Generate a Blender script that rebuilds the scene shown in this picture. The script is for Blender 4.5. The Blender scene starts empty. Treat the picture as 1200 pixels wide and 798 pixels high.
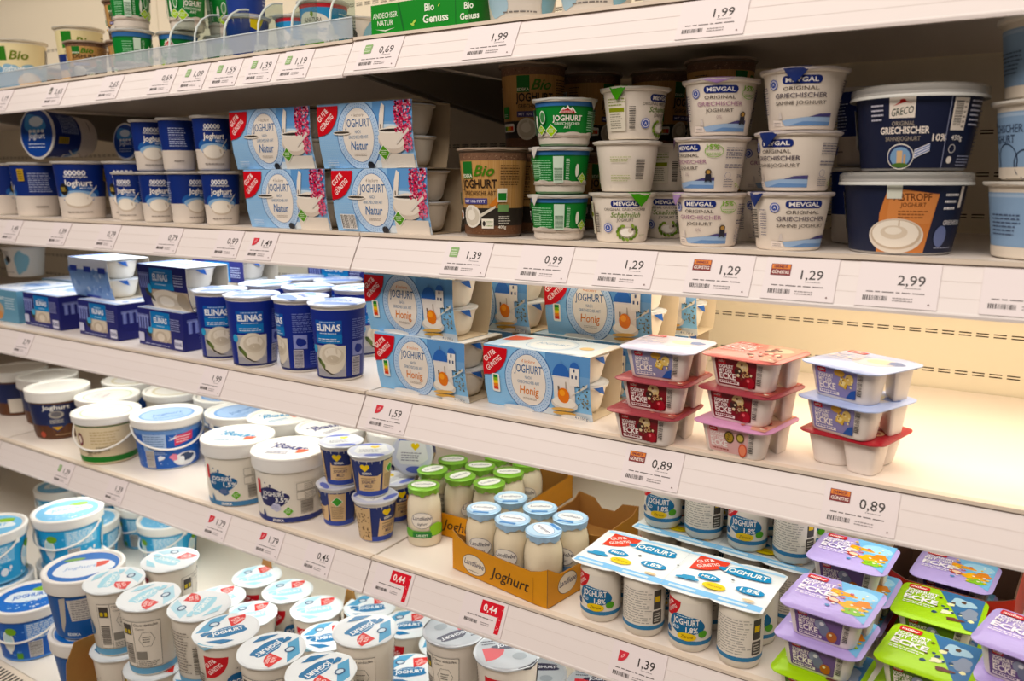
import bpy, math, random
from mathutils import Vector, Matrix
from mathutils.geometry import tessellate_polygon

PI = math.pi
scene = bpy.context.scene
COL = scene.collection

# ------------------------------------------------------------------ camera, world, light, exposure
cam_data = bpy.data.cameras.new('camera')
cam_data.sensor_width = 36.0
cam_data.lens = 28.8
cam_data.clip_start = 0.02
cam_data.dof.use_dof = True
cam_data.dof.focus_distance = 1.06
cam_data.dof.aperture_fstop = 5.0
cam = bpy.data.objects.new('camera', cam_data)
COL.objects.link(cam)
cam.matrix_world = Matrix(((0.84488454, -0.10280796, 0.5249768, 0.0),
                           (0.53494871, 0.1623723, -0.82913516, -0.9),
                           (0.0, 0.98135914, 0.19218283, 1.35),
                           (0, 0, 0, 1)))
scene.camera = cam
world = bpy.data.worlds.new('shop_air')
world.use_nodes = True
world.node_tree.nodes['Background'].inputs[0].default_value = (1.0, 0.90, 0.83, 1)
world.node_tree.nodes['Background'].inputs[1].default_value = 0.035
scene.world = world
scene.view_settings.view_transform = 'Standard'
scene.view_settings.look = 'None'
scene.view_settings.gamma = 1.0
scene.view_settings.use_curve_mapping = False
scene.view_settings.exposure = 0.3
scene.cycles.use_denoising = True
scene.cycles.max_bounces = 8


def area(name, loc, rot, sx, sy, power, col):
    l = bpy.data.lights.new(name, 'AREA')
    l.shape = 'RECTANGLE'
    l.size, l.size_y, l.energy, l.color = sx, sy, power, col
    o = bpy.data.objects.new(name, l)
    o.location, o.rotation_euler = loc, rot
    COL.objects.link(o)


# rows of shop ceiling lights over the aisle, then the cabinet's own light strips under its canopy and shelves
area('aisle_ceiling_light', (-0.6, -1.9, 3.0), (math.radians(24), 0, 0), 4.2, 0.9, 72, (1.0, 0.90, 0.82))
area('canopy_light', (-1.0, -0.25, 2.12), (math.radians(14), 0, 0), 3.6, 0.06, 3.4, (1.0, 0.95, 0.88))
area('shelf_light', (-0.21, 0.20, 1.245), (0, 0, 0), 1.18, 0.22, 2.2, (1.0, 0.87, 0.66))
area('shelf_light', (-1.42, 0.16, 1.245), (0, 0, 0), 1.1, 0.16, 1.9, (0.90, 0.96, 1.0))
area('shelf_light', (-0.21, 0.16, 1.008), (0, 0, 0), 1.18, 0.16, 1.3, (0.96, 0.97, 0.86))
area('shelf_light', (-1.42, 0.12, 1.008), (0, 0, 0), 1.1, 0.12, 1.3, (0.96, 0.97, 0.9))
area('shelf_light', (-0.21, 0.10, 0.738), (0, 0, 0), 1.18, 0.1, 1.2, (0.94, 0.97, 0.93))
area('shelf_light', (-1.42, 0.10, 0.738), (0, 0, 0), 1.1, 0.1, 1.5, (0.94, 0.97, 0.93))


# ------------------------------------------------------------------ helpers
def lin(h):
    h = h.lstrip('#')
    out = []
    for i in (0, 2, 4):
        c = int(h[i:i + 2], 16) / 255.0
        out.append(c / 12.92 if c <= 0.04045 else ((c + 0.055) / 1.055) ** 2.4)
    y = 0.21 * out[0] + 0.72 * out[1] + 0.07 * out[2]
    out = [min(max(y + (c - y) * 1.13, 0.0), 1.0) ** 1.06 for c in out]     # printing inks are purer than they look in a dim shop
    return (out[0], out[1], out[2], 1.0)


_mats = {}


def M(col, rough=0.42, metal=0.0, kind=''):
    key = (col, rough, metal, kind)
    if key in _mats:
        return _mats[key]
    m = bpy.data.materials.new((kind or 'paint') + '_' + col.lstrip('#'))
    m.use_nodes = True
    nt = m.node_tree
    b = nt.nodes['Principled BSDF']
    b.inputs['Base Color'].default_value = lin(col)
    b.inputs['Roughness'].default_value = rough
    b.inputs['Metallic'].default_value = metal
    b.inputs['Specular IOR Level'].default_value = 0.32
    if kind == 'clear':
        t = nt.nodes.new('ShaderNodeBsdfTransparent')
        t.inputs[0].default_value = lin(col)
        g = nt.nodes.new('ShaderNodeBsdfGlossy')
        g.inputs['Roughness'].default_value = rough
        fr = nt.nodes.new('ShaderNodeLayerWeight')
        fr.inputs[0].default_value = 0.15
        ad = nt.nodes.new('ShaderNodeMath')
        ad.operation = 'MULTIPLY_ADD'
        ad.inputs[1].default_value, ad.inputs[2].default_value = 0.5, 0.03
        mx = nt.nodes.new('ShaderNodeMixShader')
        nt.links.new(fr.outputs['Fresnel'], ad.inputs[0])
        nt.links.new(ad.outputs[0], mx.inputs[0])
        nt.links.new(t.outputs[0], mx.inputs[1])
        nt.links.new(g.outputs[0], mx.inputs[2])
        nt.links.new(mx.outputs[0], nt.nodes['Material Output'].inputs[0])
    elif kind == 'frost':
        b.inputs['Alpha'].default_value = 0.42
        b.inputs['Coat Weight'].default_value = 0.5
    elif kind in ('foil', 'plastic', 'board', 'card', 'kraft'):
        tc = nt.nodes.new('ShaderNodeTexCoord')
        no = nt.nodes.new('ShaderNodeTexNoise')
        nt.links.new(tc.outputs['Object'], no.inputs['Vector'])
        no.inputs['Scale'].default_value = {'foil': 90, 'plastic': 25, 'board': 3, 'card': 60, 'kraft': 120}[kind]
        bp = nt.nodes.new('ShaderNodeBump')
        bp.inputs['Strength'].default_value = {'foil': 0.35, 'plastic': 0.05, 'board': 0.02, 'card': 0.06, 'kraft': 0.1}[kind]
        bp.inputs['Distance'].default_value = 0.002
        nt.links.new(no.outputs[0], bp.inputs['Height'])
        nt.links.new(bp.outputs[0], b.inputs['Normal'])
        if kind == 'plastic':
            b.inputs['Subsurface Weight'].default_value = 0.0
            b.inputs['Coat Weight'].default_value = 0.12
        if kind in ('card', 'kraft'):
            r = nt.nodes.new('ShaderNodeMixRGB')
            r.blend_type = 'MULTIPLY'
            r.inputs[0].default_value = 0.12
            r.inputs[1].default_value = lin(col)
            nt.links.new(no.outputs[0], r.inputs[2])
            nt.links.new(r.outputs[0], b.inputs['Base Color'])
    _mats[key] = m
    return m


class MB:
    """collects pieces of ONE part and links them as one mesh object"""

    def __init__(self):
        self.v, self.f, self.mi, self.mats = [], [], [], []

    def idx(self, m):
        if m not in self.mats:
            self.mats.append(m)
        return self.mats.index(m)

    def add(self, vs, fs, m):
        o = len(self.v)
        self.v += [tuple(p) for p in vs]
        i = self.idx(m)
        for f in fs:
            self.f.append(tuple(o + k for k in f))
            self.mi.append(i)
        return self

    def lathe(self, prof, m, n=40, wob=None, cx=0, cy=0):
        vs, fs, rings = [], [], []
        for (r, z) in prof:
            if r <= 1e-7:
                rings.append([len(vs)])
                vs.append((cx, cy, z))
            else:
                ring = []
                for k in range(n):
                    a = 2 * PI * k / n
                    rr, zz = (r, z) if not wob else wob(r, z, a)
                    ring.append(len(vs))
                    vs.append((cx + rr * math.cos(a), cy + rr * math.sin(a), zz))
                rings.append(ring)
        for A, B in zip(rings, rings[1:]):
            for k in range(n):
                k2 = (k + 1) % n
                if len(A) == 1 and len(B) == 1:
                    continue
                if len(A) == 1:
                    fs.append((A[0], B[k2], B[k]))
                elif len(B) == 1:
                    fs.append((A[k], A[k2], B[0]))
                else:
                    fs.append((A[k], A[k2], B[k2], B[k]))
        return self.add(vs, fs, m)

    def loft(self, loops, m, cap=True):
        vs, fs = [], []
        n = len(loops[0])
        for L in loops:
            vs += list(L)
        for i in range(len(loops) - 1):
            for k in range(n):
                k2 = (k + 1) % n
                fs.append((i * n + k, i * n + k2, (i + 1) * n + k2, (i + 1) * n + k))
        if cap:
            fs.append(tuple(range(n - 1, -1, -1)))
            fs.append(tuple(range((len(loops) - 1) * n, len(loops) * n)))
        return self.add(vs, fs, m)

    def box(self, x0, y0, z0, x1, y1, z1, m):
        q = [(x0, y0), (x1, y0), (x1, y1), (x0, y1)]
        return self.loft([[(x, y, z0) for x, y in q], [(x, y, z1) for x, y in q]], m)

    def extrude_x(self, prof, x0, x1, m):
        """closed profile of (y, z) points run along x"""
        return self.loft([[(x0, y, z) for y, z in prof], [(x1, y, z) for y, z in prof]], m)

    def tube(self, pts, r, m, n=8):
        loops = []
        pts = [Vector(p) for p in pts]
        for i, p in enumerate(pts):
            d = (pts[min(i + 1, len(pts) - 1)] - pts[max(i - 1, 0)]).normalized()
            u = d.cross(Vector((0, 0, 1)))
            if u.length < 1e-4:
                u = d.cross(Vector((1, 0, 0)))
            u.normalize()
            w = u.cross(d)
            loops.append([p + r * (math.cos(2 * PI * k / n) * u + math.sin(2 * PI * k / n) * w) for k in range(n)])
        return self.loft(loops, m)

    def art(self, art, fn, cell=6.0, rough=0.42):
        """prints an Art (millimetres) on a surface: fn(u, v, lift) -> xyz in metres"""
        for k, (polys, col, cut) in enumerate(art.items):
            vs, fs, seen = [], [], {}
            lift = 0.00012 + 0.00007 * k
            for poly in polys:
                for piece in (strips(poly, cell, art.vcuts) if cut or cell < 50 else strips(poly, 1e9, art.vcuts)):
                    face = []
                    for (u, v) in piece:
                        key = (round(u, 3), round(v, 3))
                        if key not in seen:
                            seen[key] = len(vs)
                            vs.append(fn(u, v, lift))
                        if not face or face[-1] != seen[key]:
                            face.append(seen[key])
                    if len(face) > 2 and face[0] == face[-1]:
                        face.pop()
                    if len(face) > 2:
                        fs.append(face)
            if fs:
                self.add(vs, fs, M(col, rough) if isinstance(col, str) else col)
        return self

    def build(self, name, parent=None, angle=38, label=None):
        me = bpy.data.meshes.new(name)
        me.from_pydata(self.v, [], self.f)
        for m in self.mats:
            me.materials.append(m)
        me.polygons.foreach_set('material_index', self.mi)
        me.polygons.foreach_set('use_smooth', [True] * len(self.f))
        me.validate()
        me.update()
        try:
            me.set_sharp_from_angle(angle=math.radians(angle))
        except Exception:
            pass
        o = bpy.data.objects.new(name, me)
        COL.objects.link(o)
        if parent:
            o.parent = parent
        if label:
            o['label'] = label
        return o


def clip(poly, ax, val, keep_less):
    out = []
    n = len(poly)
    for i in range(n):
        p, q = poly[i], poly[(i + 1) % n]
        a, b = p[ax] - val, q[ax] - val
        if not keep_less:
            a, b = -a, -b
        if a <= 0:
            out.append(p)
        if (a < 0 < b) or (b < 0 < a):
            t = a / (a - b)
            out.append((p[0] + t * (q[0] - p[0]), p[1] + t * (q[1] - p[1])))
    return out


def strips(poly, cell, vcuts=()):
    parts = [poly]
    for c in vcuts:
        nxt = []
        for p in parts:
            vv = [q[1] for q in p]
            if min(vv) < c - 1e-4 and max(vv) > c + 1e-4:
                nxt += [clip(p, 1, c, True), clip(p, 1, c, False)]
            else:
                nxt.append(p)
        parts = nxt
    if cell > 1e6:
        return parts
    out = []
    for p in parts:
        if len(p) < 3:
            continue
        us = [q[0] for q in p]
        a, b = math.floor(min(us) / cell + 1e-6), math.ceil(max(us) / cell - 1e-6)
        if b - a <= 1:
            out.append(p)
            continue
        for k in range(a, b):
            c = clip(clip(p, 0, k * cell, False), 0, (k + 1) * cell, True)
            if len(c) > 2:
                out.append(c)
    return out


_txt = {}


def glyphs(s, bold=0.0):
    key = (s, bold)
    if key not in _txt:
        cu = bpy.data.curves.new('lettering', 'FONT')
        cu.body = s
        cu.size = 1.0
        cu.offset = bold
        cu.resolution_u = 2
        o = bpy.data.objects.new('lettering', cu)
        COL.objects.link(o)
        dg = bpy.context.evaluated_depsgraph_get()
        me = bpy.data.meshes.new_from_object(o.evaluated_get(dg))
        pts = [(v.co.x, v.co.y) for v in me.vertices]
        polys = [[pts[i] for i in p.vertices] for p in me.polygons]
        x0, x1 = min(p[0] for p in pts), max(p[0] for p in pts)
        _txt[key] = (polys, x0, x1)
        bpy.data.objects.remove(o)
        bpy.data.curves.remove(cu)
        bpy.data.meshes.remove(me)
    return _txt[key]


class Art:
    """flat print in millimetres: a list of coloured shapes, later ones on top"""

    def __init__(self, vcuts=()):
        self.items, self.vcuts = [], vcuts

    def put(self, polys, col, cut=True):
        self.items.append((polys, col, cut))
        return self

    def rect(self, u0, v0, u1, v1, col):
        return self.put([[(u0, v0), (u1, v0), (u1, v1), (u0, v1)]], col)

    def poly(self, pts, col):
        tri = tessellate_polygon([[Vector((p[0], p[1], 0)) for p in pts]])
        out = []
        for t in tri:
            a, b, c = (pts[i] for i in t)
            if (b[0] - a[0]) * (c[1] - a[1]) - (b[1] - a[1]) * (c[0] - a[0]) < 0:
                b, c = c, b
            out.append([a, b, c])
        return self.put(out, col)

    def ell(self, cu, cv, ru, rv, col, n=22, rot=0, a0=0, a1=360):
        c, s = math.cos(math.radians(rot)), math.sin(math.radians(rot))
        full = a1 - a0 >= 360
        pts = []
        for k in range(n if full else n + 1):
            a = math.radians(a0 + (a1 - a0) * k / n)
            x, y = ru * math.cos(a), rv * math.sin(a)
            pts.append((cu + x * c - y * s, cv + x * s + y * c))
        return self.put([pts], col)

    def ring(self, cu, cv, ru, rv, w, col, n=30):
        qs = []
        for k in range(n):
            a, b = 2 * PI * k / n, 2 * PI * (k + 1) / n
            qs.append([(cu + (ru - w) * math.cos(a), cv + (rv - w) * math.sin(a)), (cu + ru * math.cos(a), cv + rv * math.sin(a)),
                       (cu + ru * math.cos(b), cv + rv * math.sin(b)), (cu + (ru - w) * math.cos(b), cv + (rv - w) * math.sin(b))])
        return self.put(qs, col)

    def rr(self, u0, v0, u1, v1, r, col, skew=0):
        pts = []
        for cx, cy, a in ((u1 - r, v0 + r, -90), (u1 - r, v1 - r, 0), (u0 + r, v1 - r, 90), (u0 + r, v0 + r, 180)):
            for k in range(5):
                t = math.radians(a + 22.5 * k)
                x, y = cx + r * math.cos(t), cy + r * math.sin(t)
                pts.append((x + skew * (y - v0), y))
        return self.put([pts], col)

    def text(self, s, u, v, size, col, bold=0.018, w=None, rot=0, shear=0, al='C', arc=0):
        """size = height of the capitals; w squeezes or stretches the line to that width"""
        polys, x0, x1 = glyphs(s, round(bold * .65, 4))
        k = size / 0.70
        kx = (w / (x1 - x0)) if w else k
        off = {'C': -(x0 + x1) / 2, 'L': -x0, 'R': -x1}[al]
        c, sn = math.cos(math.radians(rot)), math.sin(math.radians(rot))
        out = []
        for p in polys:
            q = []
            for x, y in p:
                X, Y = (x + off) * kx, y * k
                X += shear * Y
                Y += arc * X * X
                q.append((u + X * c - Y * sn, v + X * sn + Y * c))
            out.append(q)
        return self.put(out, col, False)

    def lines(self, u0, v0, u1, v1, n, col, seed=1, fill=0.36):
        """a block of print too small to read"""
        rd = random.Random(seed)
        h = (v1 - v0) / n
        qs = []
        for i in range(n):
            u = u0
            end = u1 - (u1 - u0) * rd.uniform(0, 0.22)
            while u < end:
                L = min(rd.uniform(0.06, 0.2) * (u1 - u0), end - u)
                y = v1 - (i + 0.75) * h
                qs.append([(u, y), (u + L, y), (u + L, y + h * fill), (u, y + h * fill)])
                u += L + 0.03 * (u1 - u0)
        return self.put(qs, col)

    def bars(self, u0, v0, u1, v1, col='#3a3634', seed=2, flat=False, back='#f3efe9'):
        """a bar code; flat turns the bars on their side"""
        if back:
            self.rect(u0 - 1, v0 - 1, u1 + 1, v1 + 1, back)
        rd = random.Random(seed)
        qs = []
        L = (v1 - v0) if flat else (u1 - u0)
        t = 0
        while t < L:
            w = rd.choice((0.02, 0.03, 0.05)) * L
            w = min(w, L - t)
            qs.append([(u0, v0 + t), (u1, v0 + t), (u1, v0 + t + w), (u0, v0 + t + w)] if flat else
                      [(u0 + t, v0), (u0 + t + w, v0), (u0 + t + w, v1), (u0 + t, v1)])
            t += w + rd.choice((0.02, 0.03, 0.045)) * L
        return self.put(qs, col)

    def badge(self, u, v, s, col='#c8202c', txt='#fbeeea', rot=0, words=True):
        """red badge: straight top and left side, rounded off at the lower right"""
        c, sn = math.cos(math.radians(rot)), math.sin(math.radians(rot))
        pts = [(-.5, .5), (-.5, -.62)]
        for k in range(9):
            a = math.radians(-90 + 90 * k / 8)
            pts.append((-.42 + 1.0 * math.cos(a) * 1.0, .42 + 1.0 * math.sin(a)))
        pts.append((.58, .5))
        self.poly([(u + s * (x * c - y * sn), v + s * (x * sn + y * c)) for x, y in pts], col)
        if words:
            for (t, x, y, z, w) in (("GUT&", -.14, .12, .21, .62), ("GÜNSTIG", .05, -.15, .2, .8)):
                self.text(t, u + s * (x * c - y * sn), v + s * (x * sn + y * c) - 0.02 * s, s * z, txt, 0.02, s * w, rot=rot + 40)
        return self

    def nutri(self, u, v, w, h):
        """upright five-colour score panel"""
        self.rr(u - w / 2, v - h / 2, u + w / 2, v + h / 2, w * .2, '#f4f1ea')
        for i, c in enumerate(('#23803f', '#8ab83a', '#e9c72b', '#e2852a', '#d2452a')):
            self.rect(u - w * .3, v + h * (.36 - .16 * i) - h * .08, u + w * .3, v + h * (.36 - .16 * i) + h * .08, c)
        return self

    def nutri_flat(self, u, v, w, h):
        self.rr(u - w / 2, v - h / 2, u + w / 2, v + h / 2, h * .2, '#f4f1ea')
        for i, c in enumerate(('#23803f', '#8ab83a', '#e9c72b', '#e2852a', '#d2452a')):
            self.rect(u + w * (-.42 + .168 * i), v - h * .3, u + w * (-.42 + .168 * (i + 1)), v + h * .18, c)
        return self

    def diamond(self, u, v, s, col='#6fae2c', txt=True):
        self.poly([(u - s, v), (u, v - s), (u + s, v), (u, v + s)], '#f0efe2')
        self.poly([(u - s * .88, v), (u, v - s * .88), (u + s * .88, v), (u, v + s * .88)], col)
        if txt:
            self.lines(u - s * .45, v - s * .3, u + s * .5, v + s * .4, 3, '#eaf2d8', 4)
        return self

    def blob(self, u, v, ru, rv, col, seed=1, amp=.14, n=30):
        rd = random.Random(seed)
        ph = [rd.uniform(0, 6.28) for _ in range(3)]
        pts = []
        for k in range(n):
            a = 2 * PI * k / n
            s = 1 + amp * (math.sin(3 * a + ph[0]) * .5 + math.sin(5 * a + ph[1]) * .4 + math.sin(2 * a + ph[2]) * .4)
            pts.append((u + ru * s * math.cos(a), v + rv * s * math.sin(a)))
        return self.poly(pts, col)

    def heart(self, u, v, s, col):
        pts = []
        for k in range(24):
            t = 2 * PI * k / 24
            pts.append((u + s * 16 * math.sin(t) ** 3 / 17, v + s * (13 * math.cos(t) - 5 * math.cos(2 * t) - 2 * math.cos(3 * t) - math.cos(4 * t)) / 17))
        return self.poly(pts, col)

    def specks(self, u0, v0, u1, v1, n, cols, r0, r1, seed=1):
        rd = random.Random(seed)
        by = {}
        for i in range(n):
            u, v, r, a = rd.uniform(u0, u1), rd.uniform(v0, v1), rd.uniform(r0, r1), rd.uniform(0, 3)
            pts = [(u + r * rd.uniform(.6, 1.2) * math.cos(a + 1.257 * k), v + r * rd.uniform(.6, 1.2) * math.sin(a + 1.257 * k)) for k in range(5)]
            by.setdefault(rd.choice(cols), []).append(pts)
        for c, ps in by.items():
            self.put(ps, c)
        return self


def cone(rt, rb, h, z0=0.0):
    """wraps a print round an upright tapering wall; u = 0 looks towards -y"""
    rm = (rt + rb) / 2

    def fn(u, v, lift):
        t = (v / 1000 - z0) / h
        r = rb + (rt - rb) * t + lift
        a = u / 1000 / rm
        return (r * math.sin(a), -r * math.cos(a), v / 1000)
    return fn


def top(z):
    return lambda u, v, lift: (u / 1000, v / 1000, z + lift)


def face(o, ux, vx):
    """flat print: origin, unit vectors of u and v"""
    o, ux, vx = Vector(o), Vector(ux), Vector(vx)
    nx = ux.cross(vx).normalized()
    return lambda u, v, lift: tuple(o + ux * (u / 1000) + vx * (v / 1000) + nx * lift)


def thing(name, cat, loc=(0, 0, 0), rz=0.0, label=None, group=None):
    o = bpy.data.objects.new(name, None)
    COL.objects.link(o)
    o.empty_display_size = 0.02
    o.location = loc
    o.rotation_euler = (0, 0, rz)
    o['category'] = cat
    if label:
        o['label'] = label
    if group:
        o['group'] = group
    return o


def copy_tree(o, parent=None):
    c = o.copy()
    COL.objects.link(c)
    c.parent = parent
    for ch in list(o.children):
        copy_tree(ch, c)
    return c


BUILD, PROTO, USED = {}, {}, set()


def place(kind, x, y, z, rz, label, group=None, rx=0.0, ry=0.0):
    """the first of a kind is the one built; the rest are copies of it and of each of its parts"""
    if kind not in PROTO:
        PROTO[kind] = BUILD[kind]()
    o = PROTO[kind] if kind not in USED else copy_tree(PROTO[kind])
    USED.add(kind)
    o.location = (x, y, z)
    o.rotation_euler = (rx, ry, rz)
    o['label'] = label
    if group:
        o['group'] = group
    return o


# ------------------------------------------------------------------ the setting and the cabinet
BACK = 0.49
JOINT = (-3.05, -1.955, -0.83, 0.40)
LEVEL = {'top': 1.544, 'upper': 1.2735, 'middle': 1.035, 'lower': 0.766}
DECK = 0.42

mb = MB()
mb.box(-4, -3, -0.05, 2, 1.2, 0, M('#b9b2a8', 0.3))
o = mb.build('floor')
o['kind'] = 'structure'

fridge = thing('display_fridge', 'fridge', (0, 0, 0), 0, 'open white refrigerated wall cabinet holding all the yogurt shelves', None)
for x0, x1 in zip(JOINT, JOINT[1:]):
    a = Art()
    zs = [1.72, 1.66, 1.60, 1.42, 1.36, 1.30, 1.185, 1.125, 1.065, 0.93, 0.87, 0.81, 0.62]
    dashes = []
    for z in zs:
        x = x0 + 0.02
        while x < x1 - 0.02:
            for dz in (0.0, -0.0042):
                dashes.append([(x * 1000, (z + dz - .0009) * 1000), ((x + .0165) * 1000, (z + dz - .0009) * 1000),
                               ((x + .0165) * 1000, (z + dz + .0009) * 1000), (x * 1000, (z + dz + .0009) * 1000)])
            x += 0.0228
    a.put(dashes, '#4b3f2e', False)
    mb = MB()
    mb.box(x0 + .001, BACK, DECK - .05, x1 - .001, BACK + .02, 2.2, M('#efe6d2', 0.5, 0, 'board'))
    mb.art(a, face((0, BACK, 0), (1, 0, 0), (0, 0, 1)), 1e9)
    mb.build('back_panel', fridge)
    mb = MB()
    mb.box(x0 + .001, -0.20, DECK - .03, x1 - .001, BACK - .001, DECK, M('#efe9df', 0.4, 0, 'board'))
    mb.build('deck_panel', fridge)
    mb = MB()
    mb.extrude_x([(-.202, DECK), (-.202, DECK - .03), (-.29, DECK - .03), (-.29, DECK - .012)], x0 + .001, x1 - .001, M('#e8dccb', 0.4))
    a = Art()
    x = x0 + .01
    sl = []
    while x < x1 - .02:
        sl.append([(x * 1000, 14), (x * 1000 + 5, 14), (x * 1000 + 5, 79), (x * 1000, 79)])
        x += .011
    a.put(sl, '#2a2522', False)
    vv = Vector((0, .088, .012)).normalized()
    mb.art(a, face((0, -.29, DECK - .012), (1, 0, 0), vv), 1e9)
    mb.build('front_grille', fridge)
mb = MB()
mb.extrude_x([(-.29, 0.0), (-.29, DECK - .031), (BACK + .02, DECK - .051), (BACK + .02, 0.0)], JOINT[0], JOINT[-1], M('#d9d4cc', 0.4))
mb.build('base_plinth', fridge)
mb = MB()
mb.extrude_x([(-.05, 2.2), (-.05, 2.3), (BACK + .02, 2.3), (BACK + .02, 2.2)], JOINT[0], JOINT[-1], M('#efe6d2', 0.4))
mb.build('canopy', fridge)

RAIL_DY, RAIL_DZ = -.025, -.048
RV = Vector((0, .023, .044)).normalized()


def shelf(x0, x1, z, dz_left, label):
    """a shelf: board, tilted price rail and two brackets; dz_left lets the left end hang lower"""
    s = thing('fridge_shelf', 'shelf', (x0, 0, z), 0, label, 'white fridge shelves with price rails')
    w = x1 - x0
    s.rotation_euler = (0, -math.atan2(dz_left, w), 0)
    s.location.z = z - dz_left
    mb = MB()
    mb.extrude_x([(0.0, 0), (BACK - .004, 0), (BACK - .004, -.018), (.03, -.018), (.012, -.03), (0.0, -.03)], .002, w - .002, M('#eee5dc', 0.38, 0, 'board'))
    mb.extrude_x([(-.004, .0012), (.0055, .0018), (.0055, -.0002), (-.004, -.003)], .001, w - .001, M('#e4d6c6', 0.3))
    mb.build('shelf_board', s, 18)
    mb = MB()
    mb.extrude_x([(-.0015, -.0035), (-.0265, -.0495), (-.0262, -.0525), (-.020, -.0525), (.004, -.034), (.004, -.0035)], .001, w - .001, M('#e9e0dc', 0.33))
    a = Art()
    for v, c in ((1.2, '#f4eeea'), (17, '#ddd2cc'), (34, '#ddd2cc'), (50.5, '#8d7f76')):
        a.put([[(2, v), (w * 1000 - 2, v), (w * 1000 - 2, v + (.5 if c == '#ddd2cc' else 1.3)), (2, v + (.5 if c == '#ddd2cc' else 1.3))]], c, False)
    mb.art(a, face((0, -.0265, -.0495), (1, 0, 0), Vector((0, .025, .046)).normalized()), 1e9)
    mb.build('price_rail', s, 18)
    for xb in (.004, w - .010):
        mb = MB()
        mb.loft([[(xx, .012, -.031), (xx, .46, -.019), (xx, .488, -.019), (xx, .488, -.10), (xx, .45, -.10), (xx, .012, -.045)] for xx in (xb, xb + .006)], M('#8d8478', 0.45))
        mb.build('bracket', s)
    return s


nm = {'top': 'uppermost', 'upper': 'second', 'middle': 'third', 'lower': 'fourth'}
what = {'top': 'carrying green cartons and small tubs', 'upper': 'carrying dark and white cups at eye height',
        'middle': 'carrying blue cups and boxed cups', 'lower': 'carrying white buckets and glass jars'}
for lv in LEVEL:
    z = LEVEL[lv]
    shelf(JOINT[2], JOINT[3], z, 0, nm[lv] + ' white fridge shelf of the right bay with tilted price rail')
    shelf(JOINT[1], JOINT[2] - .0008, z - (.002 if lv == 'top' else 0), .014 if lv == 'top' else 0, nm[lv] + ' white fridge shelf of the left bay with tilted price rail')
    shelf(JOINT[0], JOINT[1] - .0008, z - (.016 if lv == 'top' else 0), .012 if lv == 'top' else 0, nm[lv] + ' white fridge shelf at the far left edge of the photo')


def rail_pt(x, lv):
    z = LEVEL[lv]
    if lv == 'top' and x < JOINT[2]:
        z -= .002 + .014 * (JOINT[2] - x) / (JOINT[2] - JOINT[1])
    return z


def price_label(x, lv, price, mark, label, w=.074):
    """paper price label in the rail; x is where the price is printed"""
    z = rail_pt(x, lv)
    H = .0475
    mb = MB()
    vx = Vector((0, .025, .046)).normalized()
    org = Vector((x - w * .66, -.0265, z - .0495)) + vx * .0026 + Vector((0, -vx.z, vx.y)) * .0008
    nrm = Vector((0, -vx.z, vx.y))
    q = [org, org + Vector((w, 0, 0)), org + Vector((w, 0, 0)) + vx * H, org + vx * H]
    mb.loft([[p for p in q], [p + nrm * .0005 for p in q]], M('#e9dfde', 0.36))
    a = Art()
    W = w * 1000
    if mark == 'sale':
        a.rect(W * .42, 26, W * .93, 44, '#cf1f33').rect(W * .83, 4, W * .93, 26, '#cf1f33')
        a.text(price, W * .64, 30, 9.5, '#f8ece8', .03)
        a.specks(W * .85, 5, W * .92, 40, 7, ('#f0d8d6',), .5, .8, 3)
        a.lines(W * .16, 19, W * .8, 22, 1, '#5d5555', 7)
        a.bars(W * .12, 10, W * .42, 14.5, '#45403f', 5, back=None)
        a.lines(W * .5, 10, W * .7, 15, 2, '#8d8585', 3)
    else:
        a.text(price, W * .66, 24, 10.5, '#38322f', .012)
        a.lines(W * .58, 20, W * .8, 22, 1, '#857d7c', 7)
        a.lines(W * .12, 14.5, W * .92, 17.5, 1, '#6c6463', 9)
        a.bars(W * .09, 6.5, W * .40, 11.5, '#4a4442', 5, back=None)
        a.lines(W * .46, 6, W * .72, 11.5, 2, '#958d8c', 3)
        a.ell(W * .9, 5, .9, .9, '#6b4a46')
        if mark == 'red':
            a.badge(W * .22, 31, 12, '#cc3b48', '#f1d9d6', 0, False)
            a.ell(W * .22, 31.5, 3.6, 1.4, '#eeb9b8', rot=50).ell(W * .22, 31.5, 2.6, .6, '#cc3b48', rot=50)
        elif mark == 'green':
            a.rr(W * .12, 25, W * .30, 39, 1, '#8fae78').lines(W * .14, 27, W * .28, 37, 3, '#d8e2ca', 3)
        elif mark == 'dark':
            a.rr(W * .13, 25, W * .27, 39, 1, '#6d6a63').rect(W * .16, 27, W * .24, 31, '#d8d2ca')
        elif mark == 'cheap':
            a.rect(W * .08, 27, W * .36, 40, '#7c1d1a').rect(W * .09, 34.3, W * .35, 39.3, '#d9822b')
            a.text('IMMER', W * .22, 35.2, 3.2, '#7c1d1a', .03, W * .2).text('GÜNSTIG', W * .22, 28.8, 3.6, '#f3e4da', .03, W * .24)
    mb.art(a, face(org + nrm * .0005, (1, 0, 0), vx), 1e9)
    o = mb.build('price_label')
    o['label'], o['category'], o['group'] = label, 'price tag', 'paper price labels in the rails'
    return o


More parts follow.
